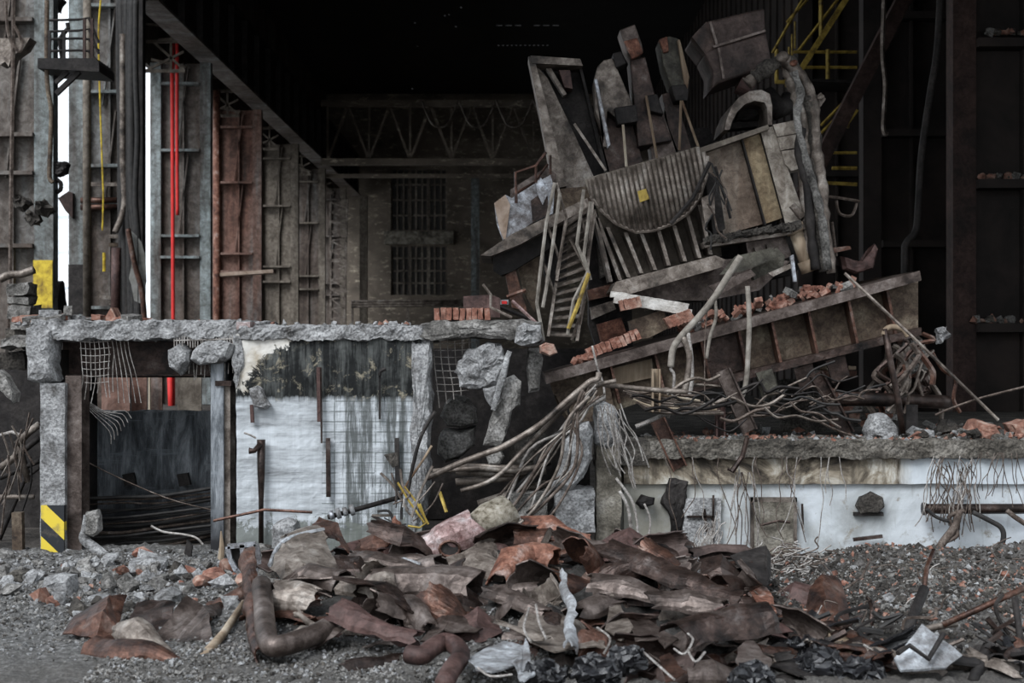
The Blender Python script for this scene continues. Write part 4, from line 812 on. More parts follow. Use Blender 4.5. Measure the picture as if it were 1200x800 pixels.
G().chunk([(783, 560), (805, 562), (803, 590), (797, 620), (786, 628), (782, 600), (775, 590)], YR-.1, .12, amp=.03).obj('charred_rag', SOOT, label='black charred rag stuck on the white face', cat='rag')
G().chunk([(745, 588), (752, 580), (765, 582), (766, 590), (750, 596)], YR-.2, .15, amp=.03).obj('charred_clump', SOOT, label='small black clump on the white face beside the pillar', cat='debris')
# deck rubble, boulders
random.seed(41)
# ---------------- tilted plate girder ----------------
YG = 17.5
r = thing('plate_girder', 'big tilted rusty plate girder carrying rubble and the wrecked machine', 'girder', P(860, 510, YG))
def gl(x, a=(640, 441), b_=(1078, 322)): return a[1]+(b_[1]-a[1])*(x-a[0])/(b_[0]-a[0])
def gb(x): return gl(x, (655, 492), (1078, 388))
G().pp([(638, gl(638)-4), (1078, gl(1078)-5), (1080, gl(1080)+7), (640, gl(640)+9)], YG-.1, 1.2).obj('top_flange', TAUPE, r)
G().pp([(644, gl(644)+8), (1076, gl(1076)+6), (1076, gb(1076)), (860, gb(860)), (775, gb(775)), (668, 500), (655, 480)], YG+.25, .05).obj('girder_web', OCHRE, r)
G().pp([(770, gb(770)-3), (1080, gb(1080)-4), (1080, gb(1080)+5), (770, gb(770)+7)], YG-.05, .6).obj('bottom_flange', RUSTD, r)
for x in (716, 768, 822, 866, 905, 948, 995, 1040):
    G().pp([(x-1.5, gl(x)+8), (x+1.5, gl(x)+8), (x+12, gb(x+12)-2), (x+9, gb(x+9)-2)], YG-.02, .28).obj('girder_stiffener', RUST, r)
G().pp([(716, 432), (764, 420), (766, 442), (718, 452)], YG+.18, .05).obj('pale_patch', CREAM, r, label='pale ochre plate near the left end')
G().pp([(650, 462), (712, 440), (720, 478), (705, 490), (672, 500)], YG+.16, .07).obj('end_patch', OCHRE, r)
G().pp([(820, gl(820)+10), (868, gl(868)+9), (878, gb(878)-6), (832, gb(832)-6)], YG+.2, .04).obj('rusty_panel', RUSTD, r)
for k, x in enumerate((886, 930, 968)): G().pp([(x, gb(x)+8), (x+22, gb(x+22)+6), (x+28, gb(x)+26), (x+8, gb(x)+34)], YG+.1, .05).obj('gusset_plate', OLIVE if k == 0 else RUSTD, r)
# far deck below the machine, leaning with it
G().pp([(700, gl(700)-4), (1070, gl(1070)-6), (1060, gl(1060)+6), (700, gl(700)+10)], YG+1.1, 2.6).obj('deck_plate', RUSTD, r)
# steel below girder
def piece(pts, Y, d, m, name, lab, cat='steel', **k): return G().pp(pts, Y, d).obj(name, m, label=lab, cat=cat, **k)
def ubar(A, B, w_, Y, m, name, lab, cat='beam', Y2=None, d=.12):
    r = thing(name, lab, cat, P(*B, Y)); Y2 = Y2 or Y; a, b_ = P(*A, Y), P(*B, Y2); W_ = S(w_, Y); dd = (b_-a).normalized(); sx = dd.cross(Vector((0,1,0))).normalized()
    G().bar(a, b_, W_, .02, (0,1,0)).obj('channel_web', m, r)
    for s in (-1, 1): G().bar(a+sx*s*W_/2-Vector((0,d/2,0)), b_+sx*s*W_/2-Vector((0,d/2,0)), .02, d, (0,1,0)).obj('channel_flange', m, r)
    return r
ubar((846, 434), (878, 505), 16, 16.9, TAUPE, 'leaning_channel', 'brown leaning channel section under the girder middle')
ubar((955, 438), (992, 508), 14, 17.0, RUSTD, 'leaning_channel', 'dark leaning channel section left of the thick level pipe')
ubar((770, 492), (796, 548), 16, 16.6, RUST, 'leaning_channel', 'short rusty channel dipping over the crumbled platform edge')
ubar((843, 476), (843, 515), 9, 17.0, RUSTR, 'leaning_channel', 'short upright red brown channel under the girder')
ubar((768, 432), (768, 482), 8, 16.8, CREAM, 'leaning_channel', 'narrow pale channel standing under the girder left part')
piece([(886, 437), (905, 432), (912, 458), (896, 462)], YG-.1, .1, OLIVE, 'olive_plate', 'small olive plate hanging below the girder', 'plate')
r = thing('level_pipe', 'thick dark brown level pipe on the platform right of the channels', 'pipe', P(1040, 480, 17.3))
G().tube([P(973, 466, 17.3), P(1110, 471, 17.8)], .085, 12).obj('pipe_body', RUSTD, r, smooth=True)
G().tube([P(971, 464, 17.28), P(977, 464.5, 17.3)], .1, 12).obj('pipe_flange', RUST, r)
G().box(P(1065, 490, 17.6), (.14, .3, .35)).obj('pipe_foot', SOOT, r)
G().pb(962, 434, 1004, 441, 19, .5).obj('shelf_beam', RUST, label='rusty beam end carrying stones under the girder', cat='beam')
for k in range(6): brick(P(966+k*6, 431, 19.1), random.uniform(0,3), m=random.choice((CREAM, BRICKD, CONC)), s=(.12,.1,.05), label='small stone on the rusty beam end', group='stones on the rusty beam end')
G().rpb(918, 445, 968, 512, 19.6, .3, res=.1, amp=.02).obj('rear_block', CONCD, label='grey block wall piece seen under the girder', cat='wall')
for k in range(11):
    for j in range(3): 
        if (k+j) % 4: brick(P(982+k*6.5+(j%2)*3, 480+j*8, 18.9), random.uniform(-.2,.2), m=random.choice((BRICKD, CONCD, CONC)), s=(.2,.12,.085), label='dusty block in the dark row behind the level pipe', group='dusty blocks behind the level pipe')
# tangled wreckage at right (1030-1095, 385-480)
random.seed(51)
for k in range(22):
    a = (random.uniform(1035, 1095), random.uniform(390, 420)); pts = [a]
    for j in range(4): pts.append((pts[-1][0]+random.uniform(-20, 16), pts[-1][1]+random.uniform(4, 24)))
    G().tube(pc(pts, 17.6+random.uniform(-.5,.5), 4), random.uniform(.012, .04), 5).obj('twisted_strip', random.choice((GREYS, RUSTD, WIRE, RUST)), label='twisted metal strip in the tangle left of the dark red column', cat='strip', group='tangle left of the dark red column')
for i, o_ in enumerate([[(1048, 405), (1062, 392), (1080, 400), (1086, 430), (1070, 440), (1052, 428)], [(1066, 440), (1084, 436), (1090, 460), (1074, 470)], [(1096, 386), (1108, 382), (1112, 396), (1100, 402)]]):
    G().chunk(o_, 17.8, .25, amp=.05, fr=8).obj('crushed_casing', (CONC, RUSTD, CONCL)[i], label='crushed casing in the tangle, %s' % ['largest pale one', 'lower rusty one', 'small white one high up'][i], cat='casing')
G().tube([P(1037, 385, 16.9), P(1043, 420, 16.9), P(1053, 470, 16.9), P(1058, 508, 16.9)], .04, 7).obj('leaning_post', RUSTD, label='bent rusty post leaning in front of the tangle', cat='post', smooth=True)
G().tube(pc([(1036, 392), (1038, 386), (1046, 383), (1058, 386), (1064, 394)], 16.9), .035, 7).obj('pale_hook_pipe', CREAM, label='pale hooked pipe end on top of the bent rusty post', cat='pipe', smooth=True)
G().tube([P(990, 320, 16.6), P(1075, 400, 16.3), P(1170, 492, 16.2)], .02, 6).obj('long_guy_rod', GREYS, label='long thin rod slanting down from the girder to the ledge rubble', cat='rod')
G().tube(pc([(1096, 486), (1115, 478), (1150, 466), (1205, 452)], 16.3), .014, 5).obj('curved_wire', WIRE, label='thin curved wire rising to the right picture edge', cat='wire')
# cables drooping over the girder
for i, (pts, rr, m, lab) in enumerate([
    ([(868, 300), (852, 325), (836, 350), (820, 370), (800, 392), (789, 408), (786, 430)], .042, CABLET, 'thick cream cable bending over the girder edge'),
    ([(788, 425), (786, 432), (790, 440), (788, 465), (783, 490)], .02, WIREL, 'thin pale cable end hanging below the thick cream one'),
    ([(800, 395), (808, 415), (806, 440), (800, 465), (790, 475)], .04, GREYS, 'grey hose pair looping down the girder web, left one'),
    ([(806, 390), (810, 420), (810, 450), (804, 468), (780, 485), (745, 500)], .03, WIREL, 'grey hose pair looping down the girder web, right one'),
    ([(838, 352), (839, 372), (832, 395), (828, 420)], .022, CABLET, 'short cream cable hanging off the bricks'),
    ([(876, 335), (878, 370), (877, 410), (874, 450), (868, 468)], .032, CABLET, 'straight pale hose hanging over the girder middle'),
    ([(694, 405), (700, 430), (707, 450), (709, 470)], .014, WIREL, 'thin wire hanging from the girder left end'),
    ([(830, 350), (826, 400), (826, 470)], .008, WIRE, 'fine straight wire hanging beside the short cream cable')]):
    G().tube(pc(pts, 17.0, 5), rr, 7).obj('drooping_cable', m, label=lab, cat='cable', smooth=True)
for k in range(44):
    a = (random.uniform(740, 960), random.uniform(458, 490)); pts = [a]
    for j in range(4): pts.append((pts[-1][0]+random.uniform(8, 26), pts[-1][1]+random.uniform(-13, 12)))
    G().tube(pc(pts, 16.75+random.uniform(-.3,.6), 4), random.choice((.01, .014, .02)), 4).obj('matted_cable', random.choice((WIRED, WIRE, SOOT, WIRE, GREYS)), label='burnt cable in the matted layer under the girder', cat='cable', group='matted cables under the girder')
for k in range(8):
    a = (722+k*4, 452+k*3); G().tube(pc([a, (770, 462+k*3), (820+k*4, 470+k*2)], 16.8), .02, 5).obj('level_rod', random.choice((GREYS, WIRE, CREAM)), label='long rod in the layer under the girder left part', cat='rod', group='rods under the girder')
# bricks and rubble on the girder
random.seed(61)
for k in range(11): x = 690+k*5.6; brick(P(x, 414-k*2.2+random.uniform(-1,1), YG+.1), 0, 0, 1.2+random.uniform(-.15,.15), BRICK, s=(.13, .22, .055), label='red brick tipped on edge in the row near the girder left end', group='tipped bricks on the girder left end')
for k in range(5): x = 674+k*5; brick(P(x, 423-k*1.7, YG), random.uniform(0,3), random.uniform(-1,1), m=BRICK, s=(.09,.08,.07), label='crumbled red brick bit at the girder left end', group='brick bits at the girder left end')
for k in range(7): x = 783+k*4.2; brick(P(x, 378-k*1.5, YG+.05), 0, 0, 1.0, random.choice((BRICK, BRICKD)), s=(.14,.2,.05), label='brick in the small slanting pack on the girder middle', group='slanting brick pack on the girder')
for k in range(5): x = 728+k*5; brick(P(x, 358-k, YG+.1), 0, 0, 1.3, BRICKD, s=(.13,.2,.05), label='dusty brick in the pack below the white block course', group='dusty bricks below the white course')
for k in range(9):
    for j in range(2): brick(P(724+k*9.2+j*4, 346+k*1.5+j*7, YG+.15), .0, 0, .17, MORT, s=(.19,.1,.075), label='white mortar-coated block in the fallen course on the girder', group='fallen course of white blocks')
for k in range(95):
    x = random.uniform(800, 1000); yy = gl(x)-7-random.uniform(0, 14)*(1 if x < 960 else .5)
    s_ = random.uniform(.05, .17); brick(P(x, yy, YG+.15+random.uniform(0,.6)), random.uniform(0,3), random.uniform(-1,1), random.uniform(-1,1), random.choice((BRICK, BRICKD, BRICKD, CONC, BRICK)), s=(s_, s_*.6, s_*.45), label='broken brick bit in the rubble along the girder top', group='brick rubble along the girder top')
for i, q in enumerate([(742, 368, 796, 392, BRICKD), (740, 388, 768, 398, OCHRE)]): pass
piece([(738, 376), (778, 363), (784, 384), (760, 396), (742, 398)], YG+.2, .35, OCHRE, 'rusty_plate', 'square rusty plate leaning behind the tipped bricks', 'plate')
# ---------------- the wrecked machine ----------------
YM = 18.7
r = thing('wrecked_machine', 'huge tilted wrecked machine with corrugated half disc and leaning plates', 'machine', P(830, 345, YM))
def part(name, m, pts, Y, d, **k): return G().pp(pts, Y, d).obj(name, m, r, **k)
part('body_core', SOOT, [(690, 222), (760, 195), (822, 172), (905, 150), (944, 262), (948, 300), (930, 322), (850, 332), (740, 345), (720, 330)], YM+.55, 1.6)
part('base_slab', GREYS, [(716, 341), (722, 330), (838, 299), (850, 304), (846, 313), (736, 345)], YM-.75, 2.6)
part('skirt_plate', GREENG, [(698, 240), (835, 215), (846, 300), (724, 330)], YM+.2, .06)
for (a, b_) in [((700, 255), (727, 328)), ((712, 266), (737, 325)), ((733, 272), (752, 320)), ((752, 274), (768, 316)), ((772, 270), (784, 311)), ((790, 264), (803, 306)), ((806, 252), (820, 302)), ((820, 240), (833, 298)), ((696, 245), (716, 330))]:
    G().pp([(a[0]-2.2, a[1]), (a[0]+2.2, a[1]), (b_[0]+2.2, b_[1]), (b_[0]-2.2, b_[1])], YM-.2, .42).obj('skirt_rib', GREYS, r)
disc = [(685, 211), (700, 205), (760, 188), (818, 171), (829, 183), (828, 205), (820, 232), (806, 250), (788, 262), (766, 270), (745, 272), (722, 262), (704, 246), (692, 230)]
DISC = part('corrugated_disc', GREENG, disc, YM-.32, .08)
def clipline(poly, x, sl=.20):
    # nearly vertical leaning line x + sl*(y-170)
    ts = []
    for i in range(len(poly)):
        (xa, ya), (xb, yb) = poly[i], poly[(i+1) % len(poly)]
        fa = xa-x-sl*(ya-170); fb = xb-x-sl*(yb-170)
        if fa*fb < 0: t = fa/(fa-fb); ts.append(ya+(yb-ya)*t)
    return (min(ts), max(ts)) if len(ts) >= 2 else None
for k in range(25):
    x = 676+k*6.1; q = clipline(disc, x)
    if q and q[1]-q[0] > 8: G().tube([P(x+.20*(q[0]-168), q[0]+1, YM-.33), P(x+.20*(q[1]-172), q[1]-1, YM-.34)], .03, 6).obj('corrugation', GREYS, DISC, smooth=True)
G().tube([P(a, b_, YM-.34) for a, b_ in disc[4:]], .025, 6).obj('disc_rim', GREYS, DISC)
G().pp([(747, 224), (757, 221), (761, 233), (750, 237)], YM-.38, .02).obj('rust_patch', YELB, DISC, label='small yellow rust patch')
part('side_panel', PANELB, [(822, 177), (868, 161), (895, 262), (845, 276), (834, 240)], YM-.05, .4)
part('side_panel', PANELG, [(869, 160), (890, 153), (920, 254), (897, 262)], YM-.1, .45)
part('side_panel', PANELC, [(891, 152), (906, 148), (946, 262), (922, 268)], YM-.18, .55, label='pale cream rusty side panel')
for i, q in enumerate([[(906, 146), (930, 141), (934, 156), (911, 160)], [(911, 161), (935, 157), (938, 172), (915, 176)], [(916, 177), (939, 174), (942, 196), (928, 200), (920, 192)]]): part('pale_cladding_block', PANELC, q, YM-.25, .5)
for (a, b_) in (((868, 161), (896, 264)), ((890, 153), (921, 268)), ((824, 180), (846, 276))): G().bar(P(*a, YM-.1), P(*b_, YM-.1), .022, .14, (0,1,0)).obj('panel_edge', SOOT, r)
part('panel_sill', GREYS, [(823, 284), (850, 277), (945, 262), (947, 267), (920, 276), (826, 290)], YM-.4, .9)
part('top_rim', GREENG, [(818, 174), (900, 146), (902, 151), (820, 180)], YM-.3, 1.4)
for k in range(16): 
    x = 828+k*7; G().chunk([(x-5, 279-k*1.1), (x+5, 276-k*1.1), (x+6, 284-k*1.1), (x-4, 287-k*1.1)], YM-.5, .2, amp=.04, fr=9).obj('burnt_insulation', CONCD, r)
cy = thing('x', None, None, (0,0,0)); bpy.data.objects.remove(cy)
G().tube([P(932, 268, YM-.3), P(948, 316, YM-.3)], .095, 14).obj('hydraulic_cylinder', CREAM, r, smooth=True)
G().tube([P(930, 264, YM-.3), P(934, 272, YM-.3)], .13, 14).obj('cylinder_collar', CREAM, r, smooth=True)
G().tube([P(945, 305, YM-.3), P(950, 318, YM-.3)], .12, 14).obj('cylinder_collar', CREAM, r, smooth=True)
G().tube([P(928, 240, YM-.35), P(940, 255, YM-.35)], .05, 8).obj('cylinder_pin', GREYS, r)
part('lower_housing', TAUPE, [(874, 283), (918, 272), (928, 300), (880, 318)], YM-.1, .8)
for i, q in enumerate([[(884, 290), (892, 288), (898, 306), (889, 308)], [(898, 286), (906, 284), (912, 302), (903, 304)]]): part('housing_rib', GREYS, q, YM-.2, .15)
part('chute_box', TAUPE, [(738, 352), (742, 340), (800, 322), (848, 304), (890, 300), (926, 306), (890, 340), (830, 352)], YM-.15, 1.0)
part('chute_lip', OLIVE, [(880, 317), (910, 290), (920, 300), (918, 312), (884, 328)], YM-.55, .2)
part('inner_hatch', GREYS, [(822, 232), (837, 225), (838, 250), (826, 262)], YM-.45, .12)
part('dark_recess_plate', SOOT, [(826, 205), (840, 200), (850, 268), (836, 275)], YM-.2, .3)
G().tube([P(832, 190, YM-.5), P(812, 232, YM-.5), P(786, 262, YM-.5)], .03, 6).obj('slanting_rod', SOOT, r)
G().tube([P(838, 195, YM-.5), P(852, 240, YM-.45), P(856, 256, YM-.45)], .02, 6).obj('slanting_rod', SOOT, r)
# torn plate beneath (845-945, 300-330)
for i, (pts, m) in enumerate([([(843, 322), (862, 300), (905, 290), (915, 300), (870, 318)], OLIVE), ([(830, 335), (880, 316), (886, 322), (842, 346)], TAUPE), ([(900, 320), (928, 308), (932, 312), (906, 324)], GREYS), ([(926, 300), (930, 298), (934, 330), (930, 330)], BRIGHT)]):
    G().pp(pts, YM-.75-.05*i, .06).obj('torn_flap', m, r)
# separate wreck pieces: tall plates and tops
r = thing('tall_box_plate', 'tall leaning open box plate rising at the machine left', 'plate', P(680, 220, 19.2))
G().pp([(619, 66), (626, 67), (640, 122), (664, 218), (649, 221), (634, 140)], 19.0, .5).obj('side_flange', GREYS, r)
g = G(); 
G().pp([(626, 74), (642, 92), (668, 146), (700, 216), (660, 222), (640, 130)], 19.3, .05).obj('back_web', GREYS, r)
G().pp([(626, 70), (678, 74), (696, 130), (714, 212), (700, 216), (668, 146), (642, 92)], 19.45, .05).obj('back_web', SOOT, r)  # dark sheet standing in for the shaded open half of the box
G().pp([(622, 65), (680, 69), (683, 77), (624, 74)], 18.98, .52).obj('top_plate', GREYS, r)
G().pp([(677, 72), (680, 72), (712, 200), (709, 204)], 19.2, .3).obj('side_flange', SOOT, r)
G().pp([(640, 80), (646, 80), (664, 110), (660, 112)], 19.2, .2).obj('inner_stiffener', GREYS, r)
G().pp([(655, 82), (668, 82), (671, 104), (662, 102)], 19.1, .3).obj('inner_stiffener', RUSTR, r)
G().bar(P(673, 145, 18.95), P(710, 200, 18.9), .035).obj('inner_stiffener', GREYS, r)
def tower(lab, Y, parts_, rods=()):
    r = thing('upright_casting', lab, 'casting', P(parts_[0][0][2][0], parts_[0][0][2][1], Y))
    last = {}
    for pts, m, dy, d, nm in parts_:
        par = r if nm.startswith('casting') else last['casting_head' if nm == 'rust_face' else 'casting_body']
        last[nm] = G().pp(pts, Y+dy, d).obj(nm, m, par, bevel=.015)
    for a, b_ in rods: G().tube([P(*a, Y-.1), P(*b_, Y-.1)], .018, 5).obj('hanging_rod', CREAM, r)
    return r
tower('grey rounded upright casting left of the tallest one', 18.9, [([(700, 78), (708, 70), (718, 68), (744, 128), (742, 142), (724, 140), (712, 130), (708, 170), (714, 172), (698, 130), (696, 95)], GREYS, 0, .5, 'casting_body'), ([(696, 92), (700, 92), (716, 170), (712, 174)], BRIGHT, -.1, .15, 'bright_edge'), ([(718, 62), (728, 60), (734, 74), (722, 80)], SOOT, -.05, .4, 'casting_head'), ([(720, 126), (746, 122), (748, 142), (724, 146)], SOOT, -.12, .3, 'casting_foot')], [((730, 146), (734, 195))])
tower('tallest upright casting with an orange rusty square head', 18.9, [([(738, 70), (756, 66), (770, 120), (788, 165), (748, 172), (742, 110)], RUSTD, .1, .5, 'casting_body'), ([(726, 35), (744, 28), (752, 50), (754, 60), (740, 69), (733, 56)], TAUPE, -.05, .45, 'casting_head'), ([(731, 48), (747, 44), (754, 62), (741, 69)], RUSTO, -.1, .1, 'rust_face'), ([(756, 112), (770, 110), (778, 134), (762, 130)], SOOT, -.1, .2, 'casting_lug')], [((757, 112), (770, 186))])
tower('upright casting right of the orange headed one', 18.9, [([(772, 48), (784, 42), (795, 45), (806, 80), (808, 102), (790, 110), (778, 78)], OLIVE, 0, .5, 'casting_body'), ([(794, 46), (797, 46), (808, 90), (806, 104), (802, 96)], CREAM, -.08, .12, 'pale_edge'), ([(772, 46), (782, 42), (784, 60), (778, 62)], RUSTO, -.06, .2, 'rusty_corner'), ([(786, 100), (808, 98), (806, 118), (792, 118)], SOOT, -.05, .35, 'casting_foot')], [((798, 118), (796, 176)), ((799, 118), (830, 205))])
for i, pts in enumerate([[(712, 130), (738, 135), (756, 200), (716, 208), (704, 160)], [(756, 130), (776, 128), (796, 190), (766, 196)], [(776, 110), (790, 108), (812, 180), (798, 186), (784, 150)]]):
    G().pp(pts, 19.2, .4).obj('dark_pedestal', RUSTD if i != 1 else TAUPE, label='dark pedestal plate carrying the upright castings, %s' % ['leftmost', 'middle one', 'rightmost'][i], cat='pedestal')
r = thing('cone_hood', 'brown faceted hood high on the right of the machine', 'hood', P(870, 100, 18.8))
G().pp([(811, 43), (828, 25), (896, 9), (897, 38), (840, 55), (832, 62), (827, 64)], 18.8, .9).obj('upper_shell', HOODM, r, bevel=.03)
G().pp([(826, 62), (840, 54), (898, 38), (905, 76), (842, 98), (834, 104), (836, 84)], 18.72, .9).obj('lower_shell', HOODM, r, bevel=.03)
G().pp([(811, 43), (828, 25), (840, 54), (827, 64)], 18.74, .2).obj('end_facet', RUSTD, r)
for q in ((832, 26, 840, 52), (842, 56, 848, 92), (836, 55, 897, 36)): G().bar(P(q[0], q[1], 18.68), P(q[2], q[3], 18.68), .03, .03, (0,1,0)).obj('seam_strip', TAUPE, r)
G().tube([P(866, 96, 19), P(882, 104, 19)], .16, 12).obj('outlet_collar', RUSTR, r)
# domed cover
r = thing('domed_cover', 'grey domed cover open at the front below the brown hood', 'cover', P(878, 150, 18.9))
arc = [(849, 152), (852, 138), (858, 124), (866, 114), (878, 107), (892, 105), (902, 110), (905, 124), (905, 146)]
arc2 = [(900, 146), (899, 126), (896, 120), (884, 118), (873, 122), (864, 131), (858, 142), (855, 152)]
G().pp(arc+arc2, 18.5, 1.0).obj('dome_rim', GREYS, r, smooth=False)
G().pp(arc, 19.2, .3).obj('dome_back', SOOT, r)
G().chunk([(852, 150), (856, 134), (866, 120), (880, 112), (898, 114), (903, 146)], 19.1, .9, amp=.02).obj('dome_shell', SOOT, r)
G().tube([P(896, 112, 19.1), P(912, 128, 19.0), P(925, 120, 19.1)], .16, 10).obj('elbow_duct', SOOT, r, smooth=True)
# hose bundle
for i, (pts, rr, m, lab) in enumerate([
    ([(876, 98), (892, 84), (908, 74), (918, 72), (926, 90), (936, 118), (942, 160), (944, 200), (946, 250), (946, 310)], .085, GREYS, 'thick grey hose arching over the machine right side, inner one'),
    ([(884, 92), (905, 76), (922, 72), (935, 88), (948, 116), (954, 160), (956, 200), (958, 250), (966, 318)], .095, CONCD, 'thick scorched hose of the bundle, middle one'),
    ([(918, 68), (930, 82), (944, 98), (954, 130), (956, 170), (962, 210), (966, 260), (974, 320)], .075, GREYS, 'scorched hose of the bundle, outermost one'),
    ([(940, 150), (936, 180), (946, 220), (950, 270), (956, 316)], .06, SOOT, 'black hose in the bundle behind the cylinder'),
    ([(930, 84), (938, 110), (934, 140), (948, 200), (962, 250), (970, 316)], .05, CONC, 'pale peeling hose twisting in the bundle')]):
    random.seed(70+i); g = G(); q = pc(pts, 18.4-.04*i, 6); g.tube(q, [rr*(1+random.uniform(-.22, .22)) for _ in q], 9)
    g.obj('scorched_hose', m, label=lab, cat='hose', smooth=True)
for k, (x, y, rr) in enumerate([(917, 67, 13), (930, 74, 8), (962, 114, 7)]):
    me = G(); bmt = bmesh.new(); bmesh.ops.create_icosphere(bmt, subdivisions=3, radius=S(rr, 18.3)*.55); me.add([v.co+P(x, y, 18.25)+noise.noise_vector(v.co*9)*.02 for v in bmt.verts], [[v.index for v in f.verts] for f in bmt.faces]); bmt.free()
    me.obj('hose_joint', GREYS if k != 1 else RUSTO, label='rounded joint at the hose bundle, %s' % ['biggest on top', 'small rusty one', 'pale one at right'][k], cat='joint', smooth=True)
G().pp([(950, 118), (962, 108), (968, 116), (958, 130)], 18.4, .1).obj('torn_fitting', GREYS, label='torn pale fitting right of the hose bundle', cat='fitting')
# left box, platform
r = thing('left_casing', 'torn silvery casing on the tilted platform at the machine left', 'casing', P(620, 260, 18.6))
G().pp([(579, 238), (592, 228), (600, 232), (628, 214), (645, 205), (650, 222), (648, 250), (622, 262), (590, 284), (582, 262)], 18.6, .08).obj('front_sheet', BRIGHT, r)
G().pp([(579, 238), (592, 228), (598, 240), (592, 284), (586, 270)], 18.55, .3).obj('torn_edge', WOOD, r)
G().pp([(622, 235), (634, 226), (642, 230), (642, 252), (624, 260)], 18.55, .05).obj('dark_opening', RUSTD, r)
G().pp([(628, 214), (634, 208), (642, 226), (636, 240), (630, 228)], 18.5, .06).obj('peeled_flap', BRIGHT, r)
G().pp([(598, 222), (640, 196), (652, 204), (648, 252), (600, 276)], 18.95, .7).obj('rear_body', TAUPE, r)
g = G(); g.tube([P(605, 238, 18.5), P(604, 202, 18.5), P(628, 194, 18.5), P(640, 178, 18.5)], .022, 5); g.tube([P(602, 228, 18.7), P(626, 214, 18.7), P(642, 192, 18.7)], .018, 5); g.tube([P(628, 194, 18.5), P(628, 214, 18.5)], .018, 5); g.tube([P(645, 182, 18.6), P(645, 204, 18.6)], .018, 5)
g.obj('bent_guard_rail', RUST, r)
piece([(563, 299), (600, 274), (650, 250), (688, 232), (692, 242), (650, 264), (610, 286), (575, 300)], 18.2, 1.8, GREYS, 'tilted_platform', 'tilted sheet platform jutting out left of the staircase', 'platform')
piece([(648, 222), (690, 218), (694, 240), (650, 258)], 18.9, .5, OCHRE, 'stair_head_plate', 'ochre stained plate at the head of the fallen staircase', 'plate')
for i, (pts, m, dy, lab) in enumerate([([(578, 300), (640, 272), (645, 290), (600, 318), (588, 322), (578, 316)], SOOT, 0, 'black box under the tilted platform'),
    ([(592, 322), (604, 316), (612, 345), (618, 365), (600, 360)], RUST, .1, 'brown bent plate under the black box'),
    ([(606, 306), (630, 298), (634, 340), (626, 365), (612, 340)], OCHRE, .3, 'ochre plate strip beside the staircase foot'),
    ([(640, 262), (664, 250), (664, 330), (650, 340), (638, 320)], SOOT, .6, 'black void plate behind the staircase')]):
    piece(pts, 18.5+dy, .5, m, 'under_plate', lab, 'plate')
piece([(690, 250), (708, 246), (740, 345), (742, 410), (700, 412), (690, 380)], 19.2, .3, SOOT, 'backing_plate', 'black backing plate right of the staircase', 'plate')
for i, q in enumerate([((688, 340), (718, 332), (722, 345), (690, 352)), ((692, 360), (718, 352), (722, 362), (694, 374)), ((700, 380), (728, 372), (736, 395), (706, 404)), ((700, 285), (712, 280), (716, 320), (704, 326))]):
    piece(list(q), 18.9, .3, [RUST, GREYS, RUSTO, CONCD][i], 'dark_block', 'blocky steel piece right of the staircase, %s' % ['top one', 'grey second', 'lowest rusty one', 'upright sooty one above'][i], 'block')
G().tube([P(570, 353, 18.3), P(622, 374, 18.3)], .03, 6).obj('leaning_bar', SOOT, label='dark bar leaning under the machine left end', cat='bar')
G().tube([P(594, 348, 18.2), P(616, 340, 18.2)], .03, 6).obj('leaning_bar', RUST, label='short rusty bar crossing the dark leaning bar', cat='bar')
# staircase
YS = 17.9
r = thing('fallen_staircase', 'narrow fallen steel staircase leaning on the girder with bent handrails', 'staircase', P(665, 400, YS))
SL = [(663, 258), (652, 330), (642, 395)]; SR = [(694, 238), (688, 320), (676, 400)]
for pl in (SL, SR):
    g = G()
    for a, b_ in zip(pl, pl[1:]): g.bar(P(*a, YS), P(*b_, YS-.1), .035, .16, (0,1,0))
    g.obj('stringer', GREYS, r)
def onl(pl, t):
    t *= 2; i = min(1, int(t)); f_ = t-i; return (pl[i][0]+(pl[i+1][0]-pl[i][0])*f_, pl[i][1]+(pl[i+1][1]-pl[i][1])*f_)
for k in range(14):
    a, b_ = onl(SL, (k+.5)/14), onl(SR, (k+.5)/14); b_ = (b_[0], b_[1]-2)
    G().bar(P(*a, YS), P(*b_, YS), .13, .02, (0,-.35,1)).obj('tread', GREYS, r)
for nm, lines, m in (('left', [[(650, 214), (640, 262), (634, 310), (629, 355), (637, 398)], [(656, 226), (648, 285), (641, 332), (636, 360)]], CABLET), ('right', [[(684, 222), (676, 286), (689, 318), (672, 352), (665, 392)], [(692, 236), (684, 300), (692, 328)]], CABLET)):
    for l in lines: G().tube([P(a, b_, YS-.25) for a, b_ in l], .024, 6).obj('handrail', m, r)
for a, b_ in (((641, 262), (655, 302)), ((635, 302), (650, 345)), ((652, 214), (664, 256)), ((648, 290), (640, 330)), ((664, 258), (652, 322)), ((681, 255), (690, 290)), ((668, 280), (688, 318)), ((690, 318), (680, 380)), ((697, 250), (690, 300)), ((686, 350), (670, 398))):
    G().tube([P(*a, YS-.2), P(*b_, YS-.15)], .018, 5).obj('rail_post', GREYS, r)
G().tube([P(690, 320, YS-.3), P(676, 360, YS-.3), P(666, 385, YS-.3)], .028, 6).obj('yellow_rail', YELB, r, label='dull yellow lower handrail')
